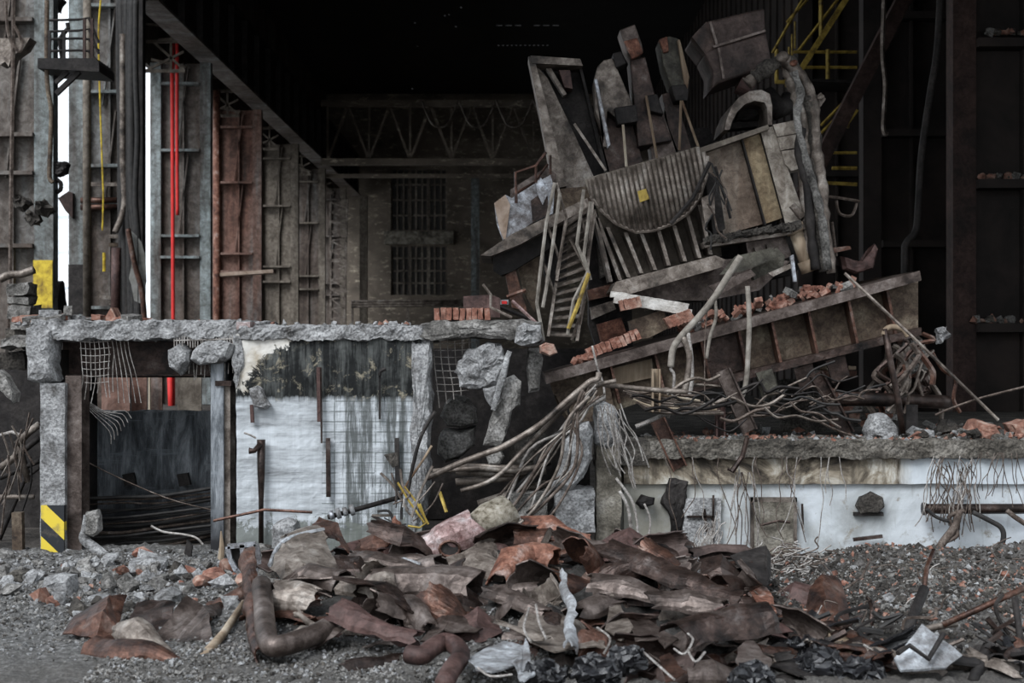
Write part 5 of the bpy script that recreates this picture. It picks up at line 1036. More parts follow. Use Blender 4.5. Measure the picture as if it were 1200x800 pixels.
# right wreck behind girder: curved red trough
G().chunk([(982, 300), (992, 310), (1006, 314), (1018, 300), (1024, 286), (1028, 292), (1022, 316), (1000, 322), (986, 316)], 18.8, .3, amp=.015).obj('torn_trough', RUSTR, label='torn red brown trough lying behind the girder right end', cat='trough')
piece([(976, 290), (996, 288), (998, 292), (978, 296)], 18.7, .3, RUST, 'small_shelf', 'small rusty shelf right of the hose bundle', 'shelf')
for i, pts in enumerate([[(980, 235), (984, 250), (998, 252), (1004, 238)], [(975, 260), (978, 285), (980, 300)], [(966, 230), (985, 232), (1008, 236)]]): G().tube(pc(pts, 19.5), .02, 5).obj('sagging_wire', WIRE, label='thin wire hanging below the yellow catwalk, %s' % ['looping one', 'upright one', 'level one'][i], cat='wire')
G().pp([(760, 190), (775, 150), (830, 150), (850, 182), (822, 178)], 20.6, .3).obj('rear_plate', SOOT, label='sooty plate behind the castings', cat='plate')
for k in range(10):
    x = 640+k*10; 
for k in range(7):
    a = (random.uniform(826, 850), random.uniform(190, 260)); pts = [a]
    for j in range(3): pts.append((pts[-1][0]+random.uniform(-10, 12), pts[-1][1]+random.uniform(4, 22)))
    G().tube(pc(pts, 18.1, 4), .012, 4).obj('burnt_wire', random.choice((WIRE, SOOT, WIRED)), label='burnt wire dangling by the machine hatch', cat='wire', group='burnt wires by the machine hatch')
# ---------------- rubble stones ----------------
random.seed(91)
def rock_mesh(sd, sub=2, flat=.7):
    rnd = random.Random(sd); bm = bmesh.new(); bmesh.ops.create_icosphere(bm, subdivisions=sub, radius=.5)
    planes = [(Vector((rnd.uniform(-1,1), rnd.uniform(-1,1), rnd.uniform(-1,1))).normalized(), rnd.uniform(.24, .4)) for _ in range(9)]
    for v in bm.verts:
        for n_, d in planes:
            q = v.co.dot(n_)
            if q > d: v.co -= n_*(q-d)
        v.co += noise.noise_vector(v.co*4+Vector((sd,0,0)))*.05
        v.co.z *= flat
    me = bpy.data.meshes.new('rubble_stone'); bm.to_mesh(me); bm.free(); return me
RM = {}
for mi, m in enumerate((CONC, CONCL, CONCD, BRICKD, BRICK)):
    for s in range(4):
        me = rock_mesh(mi*10+s); me.materials.append(m); RM[(mi, s)] = me
QUOTA = {'concrete chunks left of the scrap heap': 150, 'dark rubble right of the scrap heap': 60, 'stones on the right platform deck': 60, 'rubble on the ledges of the dark red column': 18, 'small stones on the left slab': 12}
CRUMB = {k: G() for k in range(5)}
def crumb(p, s, mi):
    g = CRUMB[mi]; R_ = Matrix.Rotation(random.uniform(0, 6.28), 3, Vector((random.uniform(-1,1), random.uniform(-1,1), random.uniform(-1,1))).normalized())
    v = [R_ @ Vector((a*s*random.uniform(.3,.6), b*s*random.uniform(.3,.6), c*s*random.uniform(.2,.5))) for a, b, c in ((1,0,0),(-1,0,0),(0,1,0),(0,-1,0),(0,0,1),(0,0,-1))]
    g.add([q+Vector(p) for q in v], [(0,2,4),(2,1,4),(1,3,4),(3,0,4),(2,0,5),(1,2,5),(3,1,5),(0,3,5)])
def stone(p, size, mi, label, group, cat='stone', sq=None):
    QUOTA[group] -= 1
    if QUOTA[group] < 0: crumb(p, size, mi); return
    o = bpy.data.objects.new('rubble_stone', RM[(mi, random.randrange(4))]); C.objects.link(o)
    o.location = p; o.rotation_euler = (random.uniform(-.4,.4), random.uniform(-.4,.4), random.uniform(0,6.28))
    o.scale = (size, size*random.uniform(.6,1), size*random.uniform(.6,1))
    return tag(o, label, cat, group)
def gxy(px, py):   # where the ray through a pixel meets the uneven ground
    Y = 9.0
    while Y < 17:
        p = P(px, py, Y)
        if p.z <= ground_z(p.x, Y): return p
        Y += .04
    return None
n = 0
while n < 270:
    px = random.uniform(0, 330) if random.random() < .93 else random.uniform(300, 480); py = random.triangular(650, 735, 668)
    if px > 300: py = random.uniform(640, 690)
    p = gxy(px, py)
    if p and p.y < 16.4:
        s = random.choice((.07, .09, .12, .15, .2, .27))*random.uniform(.8,1.2)
        stone(p+Vector((0,0,s*.15)), s, random.choice((0,1,1,1,0,0,2) if random.random() < .88 else (3,4)), 'loose chunk of broken concrete scattered left of the scrap heap', 'concrete chunks left of the scrap heap'); n += 1
n = 0
while n < 230:
    px = random.uniform(860, 1200); py = random.triangular(655, 790, 680); p = gxy(px, py)
    if p and p.y < 16.4:
        s = random.choice((.06, .08, .10, .13))*random.uniform(.8,1.2)
        stone(p+Vector((0,0,s*.15)), s, random.choice((0,2,2,3,2,1,0,2,1,4)), 'loose chunk of dark rubble scattered right of the scrap heap', 'dark rubble right of the scrap heap'); n += 1
for k in range(36000):      # crumbs and grit
    r_ = random.random()
    if r_ < .38: x, y = random.uniform(-7.4, -1.6), random.triangular(11.0, 16.5, 14.6)
    elif r_ < .52: x, y = random.uniform(-3.2, .6), random.triangular(9.6, 12.2, 11)
    else: x, y = random.uniform(2.0, 7.4), random.triangular(11.0, 16.5, 15.2)
    s = random.choice((.02, .025, .03, .04, .055, .075) if r_ >= .52 else (.02, .025, .03, .04, .055))
    dark = r_ >= .52
    crumb((x, y, ground_z(x, y)+s*.12), s, random.choice((0,2,2,0,2,2,2,1,0,3,2,2)) if dark else random.choice((0,1,1,0,0,2,1,0,2) if r_ < .38 else (0,0,0,1,2)))
for (x0_, y0_, x1_, y1_, m, lab) in [(52, 671, 90, 698, CONCL, 'large pale squared lump of concrete below the striped pillar'), (182, 690, 212, 712, CONCL, 'pale pointed lump of concrete above the rusty sheets'), (150, 652, 196, 668, CONCL, 'flat pale slab piece in the rubble below the opening'), (10, 664, 36, 684, CONCD, 'rounded dark lump at the far left of the rubble'), (320, 606, 352, 650, CONCL, 'pale crumbled mound lump at the foot of the white wall')]:
    Y = gxy((x0_+x1_)/2, y1_).y if gxy((x0_+x1_)/2, y1_) else 15.8
    G().chunk([(x0_, y1_), (x0_+2, y0_+6), ((x0_+x1_)/2, y0_), (x1_-2, y0_+4), (x1_, y1_-2)], min(Y, 16.1), .4, amp=.03).obj('concrete_lump', m, label=lab, cat='concrete')
# stones on right deck
zd = P(0, 520, 16.67).z-.03
for k in range(620):      # crumbs along the lip of the platform edge
    px = random.uniform(770, 1200); Y = 16.62+random.random()*.5; s = random.choice((.03, .045, .06, .08))
    crumb(Vector(((px-600)*Y/F, Y, zd+.06+s*.2)), s*1.3, random.choice((0,2,3,3,0,1,4) if px < 1000 else (0,2,2,0,3,1)))
for k in range(250):
    px = random.uniform(860, 1200) if random.random() < .75 else random.uniform(740, 900); Y = 16.6+random.random()**1.6*2.6; s = random.choice((.05, .07, .09, .13, .18))*random.uniform(.7,1.2)*(1.35 if px > 1080 else .85)
    stone(Vector(((px-600)*Y/F, Y, zd+(.05 if Y < 17.1 else 0)+s*.2+ (abs(noise.noise(Vector((px*.02, Y, 1))))*.25 if px > 1060 else 0))), s, random.choice((0,0,2,3,3,4,1)), 'broken stone or brick bit lying on the right platform deck', 'stones on the right platform deck')
for i, (q, m) in enumerate([([(1012, 505), (1020, 486), (1036, 484), (1050, 500), (1052, 512), (1015, 514)], CONCL), ([(1060, 510), (1070, 500), (1090, 504), (1096, 514)], CONCL), ([(1128, 508), (1140, 490), (1162, 496), (1170, 510)], BRICKD), ([(1178, 496), (1196, 490), (1210, 492), (1206, 508), (1182, 506)], BRICKD), ([(1098, 506), (1108, 490), (1120, 496), (1122, 510)], CONCD)]):
    G().chunk(q, 16.9+.15*i, .4, amp=.035).obj('deck_boulder', m, label='boulder on the right platform deck, %s' % ['biggest pale one', 'low pale one beside it', 'brownish one below the dark red column', 'reddish one at the picture edge', 'dark one left of the brownish one'][i], cat='stone')
# rubble on ledges of right columns and left slab top
for k in range(60):
    px = random.uniform(1142, 1215); s = random.uniform(.08, .28); z = [P(0, 213, 26).z, P(0, 378, 26).z, P(0, 45, 26).z][k % 3]
    stone(Vector(((px-600)*25.7/F, 25.72, z+s*.25)), s, random.choice((0,2,3)), 'stone in the rubble on a ledge of the dark red column', 'rubble on the ledges of the dark red column')
for k in range(70):
    px = random.uniform(15, 480); Y = 16.75+random.random()*.45; s = random.uniform(.04, .12)
    stone(Vector(((px-600)*Y/F, Y, 2.5+.2+s*.1)), s, random.choice((0,1,3,1)), 'small stone on top of the left slab and wall', 'small stones on the left slab')
for mi, (m, nm, lab) in enumerate([(CONC, 'gravel', 'grey concrete crumbs and gravel strewn over the ground and ledges'), (CONCL, 'pale_gravel', 'pale plaster and concrete crumbs strewn over the ground'), (CONCD, 'dark_gravel', 'dark sooty grit strewn over the ground and deck'), (BRICKD, 'brick_grit', 'dusty brown brick grit strewn over the ground and deck'), (BRICK, 'brick_crumbs', 'red brick crumbs strewn over the ground and deck')]):
    if CRUMB[mi].v: CRUMB[mi].obj(nm, m, label=lab, cat='gravel', kind='stuff')
# ---------------- scrap heap ----------------
def crumple(g, amp, fr, sd=0):
    dr = Vector((math.sin(sd*3.1), math.cos(sd*1.7), .8)).normalized()
    g.v = [v+noise.noise_vector(v*fr+Vector((sd,sd,0)))*amp + dr*(abs(noise.noise(v*fr*1.3+Vector((0,sd,sd))))*-2.0+.4)*amp for v in g.v]
def gutter(pts, rads, a0, a1, m, name, lab, cat='scrap sheet', roll=0, amp=.03, nseg=12, step=.07, thick=.012, group=None, rag=.07, sd=0, parent=None, twist=0, flat=1):
    """a torn, curled sheet: an arc section swept along a path; a0..a1 in degrees (0 = +x side, 90 = up)"""
    rnd = random.Random(sd+len(lab)); q = [Vector(p) for p in pts]; dense = []
    for i in range(len(q)-1):
        n = max(1, int((q[i+1]-q[i]).length/step)); dense += [(q[i].lerp(q[i+1], k/n), (i+k/n)/(len(q)-1)) for k in range(n)]
    dense.append((q[-1], 1)); v = []; m_ = len(dense)
    for i, (p, t) in enumerate(dense):
        d = (dense[min(i+1, m_-1)][0]-dense[max(i-1, 0)][0]).normalized(); u = Vector((0,0,1)) if abs(d.z) < .9 else Vector((0,1,0))
        x = d.cross(u).normalized(); z = x.cross(d)
        f_ = t*(len(rads)-1); j = min(len(rads)-2, int(f_)); R_ = rads[j]+(rads[j+1]-rads[j])*(f_-j)
        R_ *= (1.0 if group else 1.18)*(1+.10*noise.noise(Vector((i*.35, sd, 1))))
        for k in range(nseg+1):
            a = math.radians(a0+(a1-a0)*k/nseg+roll+twist*t) + (rag*noise.noise(Vector((i*.6, k, sd))) if k in (0, nseg) else 0)
            e = d*(rnd.uniform(-1,1)*rag*.15 + .06*noise.noise(Vector((k*.5, sd, 3)))*1.5) if i in (0, m_-1) else Vector()
            v.append(p+(x*math.cos(a)+z*math.sin(a)*flat)*R_+e)
    f = [(i*(nseg+1)+k, i*(nseg+1)+k+1, (i+1)*(nseg+1)+k+1, (i+1)*(nseg+1)+k) for i in range(m_-1) for k in range(nseg)]
    g = G(); g.add(v, f); crumple(g, amp, 3.2, sd); crumple(g, amp*.4, 9, sd+3)
    return g.obj(name, m, parent, label=None if parent else lab, cat=None if parent else cat, group=group, solid=thick)
def fold(polys, m, name, lab, cat='scrap sheet', thick=.012, amp=.02, cuts=3, sd=0, group=None, parent=None):
    """a folded sheet: facets sharing edges, given as points (px,py,Y)"""
    bm = bmesh.new(); pos = {}
    for poly in polys:
        vs = []
        for k in poly:
            k = tuple(k)
            if k not in pos: pos[k] = bm.verts.new(P(*k))
            vs.append(pos[k])
        try: bm.faces.new(vs)
        except ValueError: pass
    bmesh.ops.triangulate(bm, faces=[f for f in bm.faces if len(f.verts) > 4])
    bmesh.ops.subdivide_edges(bm, edges=bm.edges[:], cuts=cuts, use_grid_fill=True)
    g = G(); bm.verts.index_update(); g.add([v.co.copy() for v in bm.verts], [[v.index for v in f.verts] for f in bm.faces]); bm.free()
    crumple(g, amp, 4, sd); crumple(g, amp*.4, 11, sd+5)
    return g.obj(name, m, parent, label=None if parent else lab, cat=None if parent else cat, group=group, solid=thick)
def HY(px, py):          # distance of the heap surface behind a pixel row
    return 13.75-(py-620)*.0187
def h3(px, py, dy=0): return (px, py, HY(px, py)+dy)
def hp(pts, dy=0): return [P(*h3(a, b_, dy)) for a, b_ in pts]
# --- left wing on the gravel
Yg = lambda py: gxy(200, py).y
fold([[(75, 742, 12.1), (88, 722, 12.3), (128, 697, 12.5), (122, 716, 12.1), (112, 748, 11.9)], [(128, 697, 12.5), (148, 699, 12.6), (140, 735, 12.1), (112, 748, 11.9), (122, 716, 12.1)], [(112, 748, 11.9), (140, 735, 12.1), (148, 745, 12.0), (138, 752, 11.85)]], RUST, 'rusty_sheet', 'wedge shaped rusty sheet at the far left end of the scrap', sd=1)
fold([[(150, 726, 12.3), (162, 706, 12.6), (180, 701, 12.7), (206, 706, 12.6), (203, 714, 12.3)], [(150, 726, 12.3), (203, 714, 12.3), (196, 738, 12.1), (170, 742, 12.0)], [(170, 742, 12.0), (196, 738, 12.1), (180, 752, 12.0)]], RUSTD, 'rusty_sheet', 'dark rusty sheet between the wedge and the pale folded one', sd=2)
fold([[(178, 752, 11.7), (217, 700, 12.3), (233, 707, 12.3), (238, 711, 12.25), (196, 762, 11.6)], [(196, 762, 11.6), (238, 711, 12.25), (246, 722, 12.0), (250, 750, 11.6), (219, 778, 11.15)], [(238, 711, 12.25), (262, 704, 12.6), (258, 724, 12.4), (246, 722, 12.0)]], TAUPE, 'folded_sheet', 'broad folded brown grey sheet with an orange corner at left', sd=3)
gutter([P(112, 768, 11.5), P(140, 772, 11.35), P(176, 770, 11.3), P(214, 778, 11.05)], [.12, .13, .12, .02], 0, 200, RUST, 'curled_sheet', 'low curled dark rusty sheet lying at the front left', sd=4, amp=.02)
gutter([P(138, 738, 11.7), P(158, 744, 11.6), P(205, 776, 11.15)], [.05, .12, .04], -20, 210, GREYS, 'curled_sheet', 'greyish curled strip lying over the low dark sheet', sd=5, amp=.015)
G().tube([P(219, 786, 10.95), P(243, 765, 11.3), P(262, 742, 11.7), P(286, 706, 12.4)], [.02, .045, .035, .03], 8).obj('pale_pole', CREAM, label='pale muddy pole leaning at the left end of the heap', cat='pole', smooth=True)
gutter([P(246, 720, 12.7), P(272, 706, 12.7), P(290, 690, 12.8)], [.10, .08, .05], 10, 170, RUST, 'rusty_strip', 'rusty strip reaching left from the heap behind the pale pole', sd=6, amp=.02)
# --- named heap pieces, front left to right
gutter(hp([(296, 655), (300, 700), (306, 770)], -.1), [.10, .09, .05], -60, 100, RUST, 'upright_rusty_strip', 'upright rusty strip at the left corner of the heap', sd=7)
G().tube(curve(hp([(306, 680), (309, 715), (313, 748), (322, 757), (345, 752), (372, 742), (390, 732)], -.35), 5), [.04]+[.085]*28+[.06, .05], 12).obj('bent_duct', TAUPE, label='thick grey brown pipe bent in an L at the left of the heap', cat='pipe', smooth=True)
fold([[h3(314, 664), h3(322, 640), h3(340, 627), h3(352, 660, -.25), h3(352, 692, -.1)], [h3(340, 627), h3(378, 619), h3(384, 640), h3(352, 660, -.25)], [h3(352, 660, -.25), h3(384, 640), h3(404, 672), h3(375, 684), h3(352, 692, -.1)], [h3(340, 627), h3(330, 630, .4), h3(370, 617, .4), h3(378, 619)]], GREYS, 'crumpled_sheet', 'large crumpled grey sheet at the upper left of the heap', sd=8, amp=.035)
CS = C.objects['crumpled_sheet']
G().tube(curve(hp([(316, 662), (326, 640), (345, 628), (380, 620)], -.05), 5), .02, 6).obj('torn_rim', PALES, CS, label='pale torn rim')
gutter(hp([(318, 706), (350, 704), (388, 702)], .05), [.16, .17, .15], 100, 280, TAUPE, 'trough_sheet', 'dull red brown trough below the crumpled grey sheet', sd=9)
gutter(hp([(348, 676), (336, 680), (360, 676), (402, 688)], -.1)[1:], [.02, .11, .12], -10, 330, TAUPE, 'cone_sheet', 'cone shaped brown sheet pointing left in the heap', sd=10, amp=.02)
gutter(hp([(352, 718), (378, 735)], -.3), [.04, .04], -80, 80, GREYS, 'grey_strip', 'short pale grey flat strip over the L bent pipe', sd=11, flat=.6)
gutter(hp([(432, 690), (480, 690), (530, 690), (560, 694)], -.25), [.15, .165, .17, .16], -50, 250, TAUPE, 'half_pipe', 'long pale brown half pipe lying level across the heap', sd=12, amp=.025)
gutter(hp([(392, 712), (440, 722), (500, 744)], -.15), [.22, .24, .12], 75, 260, RUSTD, 'dark_half_pipe', 'dark half pipe gaping below the long pale half pipe', sd=13)
gutter(hp([(430, 690), (446, 694), (456, 706)], -.35), [.09, .13, .1], 0, 220, GREYS, 'torn_collar', 'torn pale collar at the left end of the long half pipe', sd=14, amp=.05)
gutter(hp([(398, 690), (425, 692)], -.35), [.07, .08], -20, 200, GREYS, 'torn_collar', 'small crumpled collar left of the larger torn one', sd=15, amp=.05)
gutter(hp([(446, 708), (480, 712), (502, 738)], -.4), [.07, .09, .05], -30, 160, TAUPE, 'arched_flap', 'arched brown flap in the middle of the heap front', sd=16)
fold([[h3(492, 750, -.4), h3(532, 704, -.2), h3(536, 706, -.2), h3(522, 736, -.4), h3(500, 752, -.4)], [h3(534, 704, -.2), h3(556, 699, -.1), h3(576, 708, 0), h3(582, 730, -.1), h3(560, 742, -.3), h3(522, 738, -.4)]], TAUPE, 'folded_sheet', 'folded grey brown sheet right of the arched flap', sd=17, amp=.03)
gutter(hp([(402, 724), (430, 738), (462, 748), (488, 752)], -.5), [.12, .09, .08, .07], 0, 230, RUSTR, 'red_brown_pipe', 'crushed red brown pipe slanting at the heap front', sd=18, amp=.03)
G().tube(curve(hp([(478, 766), (494, 768), (505, 760), (520, 752), (533, 756), (540, 768), (528, 786), (520, 802)], -.7), 5), [.07]+[.07]*34+[.06], 12).obj('kinked_pipe', RUSTR, label='kinked red brown pipe curling down at the bottom of the heap', cat='pipe', smooth=True)
gutter([P(402, 786, 10.7), P(438, 780, 10.8), P(472, 770, 10.9)], [.05, .06, .03], 0, 200, RUSTD, 'dark_scrap', 'dark curved scrap lying alone on the gravel at the front', sd=19)
gutter([P(430, 760, 11.2), P(455, 758, 11.2), P(472, 752, 11.3)], [.01, .04, .04], 20, 180, TAUPE, 'dark_scrap', 'thin pointed scrap above the dark curved one', sd=20)
gutter(hp([(414, 652), (440, 662), (470, 668), (508, 672)], -.05), [.05, .10, .09, .03], -10, 170, TAUPE, 'long_curled_strip', 'long curled brown strip near the top left of the heap', sd=21)
gutter(hp([(462, 655), (480, 655), (500, 660)], 0), [.09, .13, .12], 160, 380, PALES, 'curled_silver_sheet', 'silvery curled sheet opening upwards in the heap', sd=22, amp=.04)
fold([[h3(520, 655, -.1), h3(555, 640, -.2), h3(584, 628, 0), h3(572, 655, -.1), h3(556, 680, -.3), h3(540, 672, -.2)]], GREYS, 'triangular_sheet', 'large grey triangular sheet below the white drum', sd=23, amp=.03)
r = thing('torn_drum', 'pale pink rusty torn drum near the top of the heap', 'drum', P(530, 650, 13.3))
gutter([P(500, 645, 13.5), P(530, 632, 13.5), P(556, 620, 13.6)], [.14, .17, .16], -30, 300, PINK, 'drum_shell', '', parent=r, sd=24, amp=.03)
G().tube([P(527+12*math.cos(a*.5236), 643+9*math.sin(a*.5236), 13.28) for a in range(13)], .015, 5).obj('hole_rim', RUST, r)
G().tube([P(527, 643, 13.3), P(528, 642, 13.45)], .09, 14).obj('dark_hole', SOOT, r)
g = G().tube([P(553, 622, 13.7), P(575, 610, 13.8), P(597, 596, 13.9)], [.15, .17, .16], 16); crumple(g, .03, 6); g.obj('fibre_roll', FIBRE, label='beige fibre roll lying on top of the heap', cat='roll', smooth=True)
fold([[h3(414, 648, .2), h3(424, 630, .4), h3(436, 626, .4), h3(450, 640, .2), h3(452, 652, .1), h3(428, 652, .1)], [h3(436, 626, .4), h3(452, 632, .4), h3(456, 650, .2), h3(450, 640, .2)]], RUST, 'rusty_box', 'open rusty box shape at the top of the heap', sd=25)
gutter(hp([(464, 612), (462, 630), (462, 650)], .3), [.03, .05, .10], 0, 300, RUSTO, 'bottle_neck', 'orange rusty bottle shaped scrap standing at the heap top', sd=26)
fold([[h3(365, 618, .4), h3(375, 607, .5), h3(396, 612, .4), h3(404, 640, .2), h3(392, 630, .3)], [h3(396, 612, .4), h3(388, 620, .3), h3(404, 645, .1), h3(410, 650, .2)]], RUST, 'rusty_flap', 'rusty flap rising behind the crumpled grey sheet', sd=27)
gutter(hp([(582, 684), (604, 664), (625, 655), (650, 660)], -.2), [.08, .14, .14, .10], -20, 200, RUSTO, 'orange_rusty_roll', 'thick orange rusty folded roll in the centre of the heap', sd=28, amp=.03)
gutter(hp([(612, 618), (640, 622), (664, 636), (690, 634)], .3), [.08, .12, .12, .06], 0, 180, RUSTO, 'orange_sheet', 'bright orange rust sheet near the heap top right of the fibre roll', sd=29)
G().tube(hp([(628, 650), (636, 640), (645, 622), (660, 634), (680, 648)], -.15), [.04, .035, .04, .025, .025], 8).obj('bent_bar', GREYS, label='grey bar bent like a peaked roof over the orange sheet', cat='bar', smooth=True)
gutter(hp([(716, 655), (760, 672), (820, 695), (872, 712)], -.25), [.14, .13, .12, .10], 10, 130, RUSTD, 'long_dark_sheet', 'long dark curved sheet slanting across the right of the heap', sd=30, thick=.02)
gutter(hp([(655, 660), (700, 650), (760, 645), (802, 638)], 0), [.05, .08, .10, .08], 0, 160, RUSTD, 'long_thin_sheet', 'long thin dark sheet along the heap top at right', sd=31)
fold([[h3(605, 735, -.4), h3(628, 706, -.2), h3(668, 724, -.3), h3(700, 758, -.5), h3(650, 764, -.6), h3(622, 752, -.5)], [h3(668, 724, -.3), h3(705, 738, -.4), h3(712, 762, -.6), h3(700, 758, -.5)]], GREYS, 'grey_triangular_sheet', 'grey triangular sheet in front of the orange roll', sd=32, amp=.025)
gutter(hp([(580, 730), (610, 740), (642, 752)], -.7), [.02, .06, .04], 10, 170, GREYS, 'leaf_scrap', 'leaf shaped pale grey scrap before the triangular sheet', sd=33, flat=.5)
fold([[h3(548, 772, -.6), h3(590, 750, -.4), h3(618, 756, -.5), h3(610, 778, -.8), h3(580, 790, -.9)], [h3(548, 772, -.6), h3(580, 790, -.9), h3(560, 784, -.9)]], PALES, 'white_sheet', 'whitish scuffed sheet at the bottom centre of the heap', sd=34)
fold([[h3(610, 800, -.9), h3(604, 775, -.9), h3(618, 748, -.7), h3(614, 800, -1)], [h3(614, 800, -1), h3(618, 748, -.7), h3(626, 790, -1)]], PALES, 'white_splinter', 'upright white splinter at the bottom centre', sd=35)
fold([[h3(729, 718, -.3), h3(742, 718, -.3), h3(790, 745, -.5), h3(772, 748, -.6), h3(745, 750, -.6)], [h3(790, 745, -.5), h3(797, 750, -.5), h3(780, 758, -.7), h3(772, 748, -.6)]], TAUPE, 'tan_triangular_sheet', 'tan triangular sheet with a rusty tip right of centre', sd=36)
fold([[h3(709, 738, -.4), h3(716, 696, -.3), h3(726, 706, -.3), h3(742, 735, -.5), h3(728, 750, -.6)]], GREYS, 'dark_triangular_sheet', 'dark grey pointed sheet left of the tan triangle', sd=37)
gutter(hp([(664, 672), (668, 700), (674, 716), (668, 745), (664, 765)], -.6), [.05, .04, .04, .05, .06], -60, 60, PALES, 'twisted_strip', 'twisted pale upright strip in front of the heap', sd=38, twist=120, flat=1)
gutter(hp([(790, 756), (830, 748), (870, 742), (902, 738)], -.6), [.15, .16, .17, .17], 5, 150, RUSTD, 'broad_dark_plate', 'broad dark plate lying front right in the heap', sd=39)
fold([[h3(857, 652, -.2), h3(898, 638, -.1), h3(900, 660, -.1), h3(898, 688, -.2), h3(876, 672, -.25)], [h3(898, 638, -.1), h3(903, 650, .2), h3(902, 680, .1), h3(898, 688, -.2)]], SOOT, 'dark_flap', 'black brown flap standing at the right shoulder of the heap', sd=40)
fold([[h3(818, 686, 0), h3(838, 662, .2), h3(866, 656, .2), h3(876, 690, -.1), h3(845, 688, -.1)]], RUST, 'rust_brown_sheet', 'rust brown sheet left of the black flap', sd=41)
fold([[h3(876, 690, 0), h3(890, 680, .1), h3(906, 700, 0), h3(908, 716, -.2), h3(890, 712, -.2)]], RUSTO, 'rusty_pocket', 'small orange brown pocket of sheet below the black flap', sd=42)
gutter([P(918, 715, 12.9), P(936, 704, 12.8), P(956, 712, 12.7)], [.13, .15, .14], 0, 200, RUSTR, 'rusty_drum_piece', 'red brown drum piece at the right end of the heap', sd=43)
fold([[(938, 735, 12.2), (950, 690, 12.6), (962, 672, 12.8), (968, 700, 12.4), (966, 740, 12.1)], [(962, 672, 12.8), (982, 676, 13.0), (992, 700, 12.7), (996, 736, 12.2), (966, 740, 12.1), (968, 700, 12.4)]], RUST, 'tall_rusty_sheet', 'tall rusty sheet standing at the right end of the heap', sd=44)
gutter([P(830, 708, 12.3), P(870, 716, 12.2), P(905, 714, 12.2)], [.1, .12, .05], 0, 170, RUSTD, 'ribbed_sheet', 'dark lying sheet between the pocket and the broad plate', sd=45)
fold([[(804, 700, 12.3), (826, 688, 12.4), (860, 704, 12.2), (846, 714, 12.0), (812, 716, 12.0)]], GREYS, 'grey_flap', 'small grey flap on the long dark curved sheet', sd=46)
gutter(hp([(760, 710), (800, 712), (850, 720)], -.35), [.11, .12, .10], 0, 160, TAUPE, 'lower_sheet', 'brown grey sheet below the long dark curved one', sd=47)
gutter(hp([(690, 690), (725, 694), (770, 706)], -.2), [.1, .12, .08], 0, 175, TAUPE, 'middle_sheet', 'dusty sheet with a bright lip in the heap middle', sd=48)
gutter(hp([(590, 660), (572, 650), (560, 670), (598, 690)], .15)[1:], [.12, .15, .1], 0, 170, GREYS, 'shadowed_sheet', 'grey curved sheet between drum and orange roll', sd=49)
gutter(hp([(575, 700), (610, 712), (640, 722)], -.25), [.09, .1, .06], 10, 180, TAUPE, 'slanting_tube', 'slanting brown tube below the orange roll', sd=50)
gutter(hp([(620, 668), (618, 640), (604, 640), (640, 640)], .2)[1:], [.14, .16, .14], 0, 170, RUST, 'deep_red_sheet', 'deep red brown sheet behind the orange roll', sd=51)
fold([[h3(714, 650, .2), h3(726, 641, .3), h3(734, 650, .2), h3(728, 668, 0)], [h3(800, 668, .2), h3(812, 640, .4), h3(822, 660, .2), h3(818, 676, 0), h3(806, 680, 0)]], PALES, 'pale_fin', 'pale fin of torn sheet at the upper right of the heap', sd=52)
fold([[h3(862, 760, -.7), h3(880, 748, -.6), h3(905, 770, -.8), h3(898, 792, -1), h3(870, 788, -1)]], TAUPE, 'brown_flap', 'small brown flap at the heap bottom right of centre', sd=53)
fold([[h3(780, 800, -1), h3(772, 770, -.8), h3(786, 766, -.8), h3(804, 790, -1)]], RUST, 'brown_flap', 'small brown upright flap at the bottom under the tan triangle', sd=54)
# --- filler scraps in the body of the heap
random.seed(123)
FM = [RUST, RUSTD, TAUPE, RUSTD, RUSTD, GREYS, RUSTR, TAUPE, HOODM, SOOT, RUST]
n = 0
while n < 270:
    px = random.uniform(305, 985); py = random.uniform(640, 800)
    top = 628+max(0, (px-820))*.28+max(0, 350-px)*.5
    if py < top+8: continue
    if px < 560 and py > 752-abs(px-500)*.05: continue
    a = random.gauss(.12, .45); L = random.uniform(24, 95); dx, dyy = math.cos(a)*L/2, math.sin(a)*L/2*.6
    Yc = HY(px, py)+random.uniform(.22, .6)
    if 318 < px < 400 and py < 698: continue
    if px > 905 and py < 742: continue
    if px > 850 and py < 690: continue
    p0, p1 = P(px-dx, py-dyy, Yc+random.uniform(-.25,.25)), P(px+dx, py+dyy, Yc+random.uniform(-.25,.25))
    mid = (p0+p1)/2+Vector((0, 0, random.uniform(-.03,.05))); R_ = random.uniform(.06, .16)
    m = random.choice(FM if px < 860 else [RUSTD, SOOT, RUST, RUSTD])
    if random.random() < .72:
        s0 = random.uniform(-60, 30) if random.random() < .6 else random.uniform(75, 130); gutter([p0, mid, p1], [R_*random.uniform(.7,1.15), R_, R_*random.uniform(.6,1.1)], s0, s0+random.choice((120, 160, 190, 320)), m, 'scrap_sheet', 'torn piece of curled rusty sheet packed in the scrap heap', group='torn curled sheets packed in the heap', sd=n, amp=.02, nseg=12, rag=.04)
    else:
        k = random.uniform(10, 22); fold([[(px-dx, py-dyy, Yc), (px, py-k, Yc+.15), (px+dx, py+dyy, Yc), (px, py+k*.5, Yc-.2)], [(px+dx, py+dyy, Yc), (px+dx+8, py+dyy+k, Yc-.15), (px, py+k*.5, Yc-.2)]], m, 'scrap_plate', 'creased scrap of rusty plate packed in the scrap heap', group='creased scraps packed in the heap', sd=n)
    n += 1
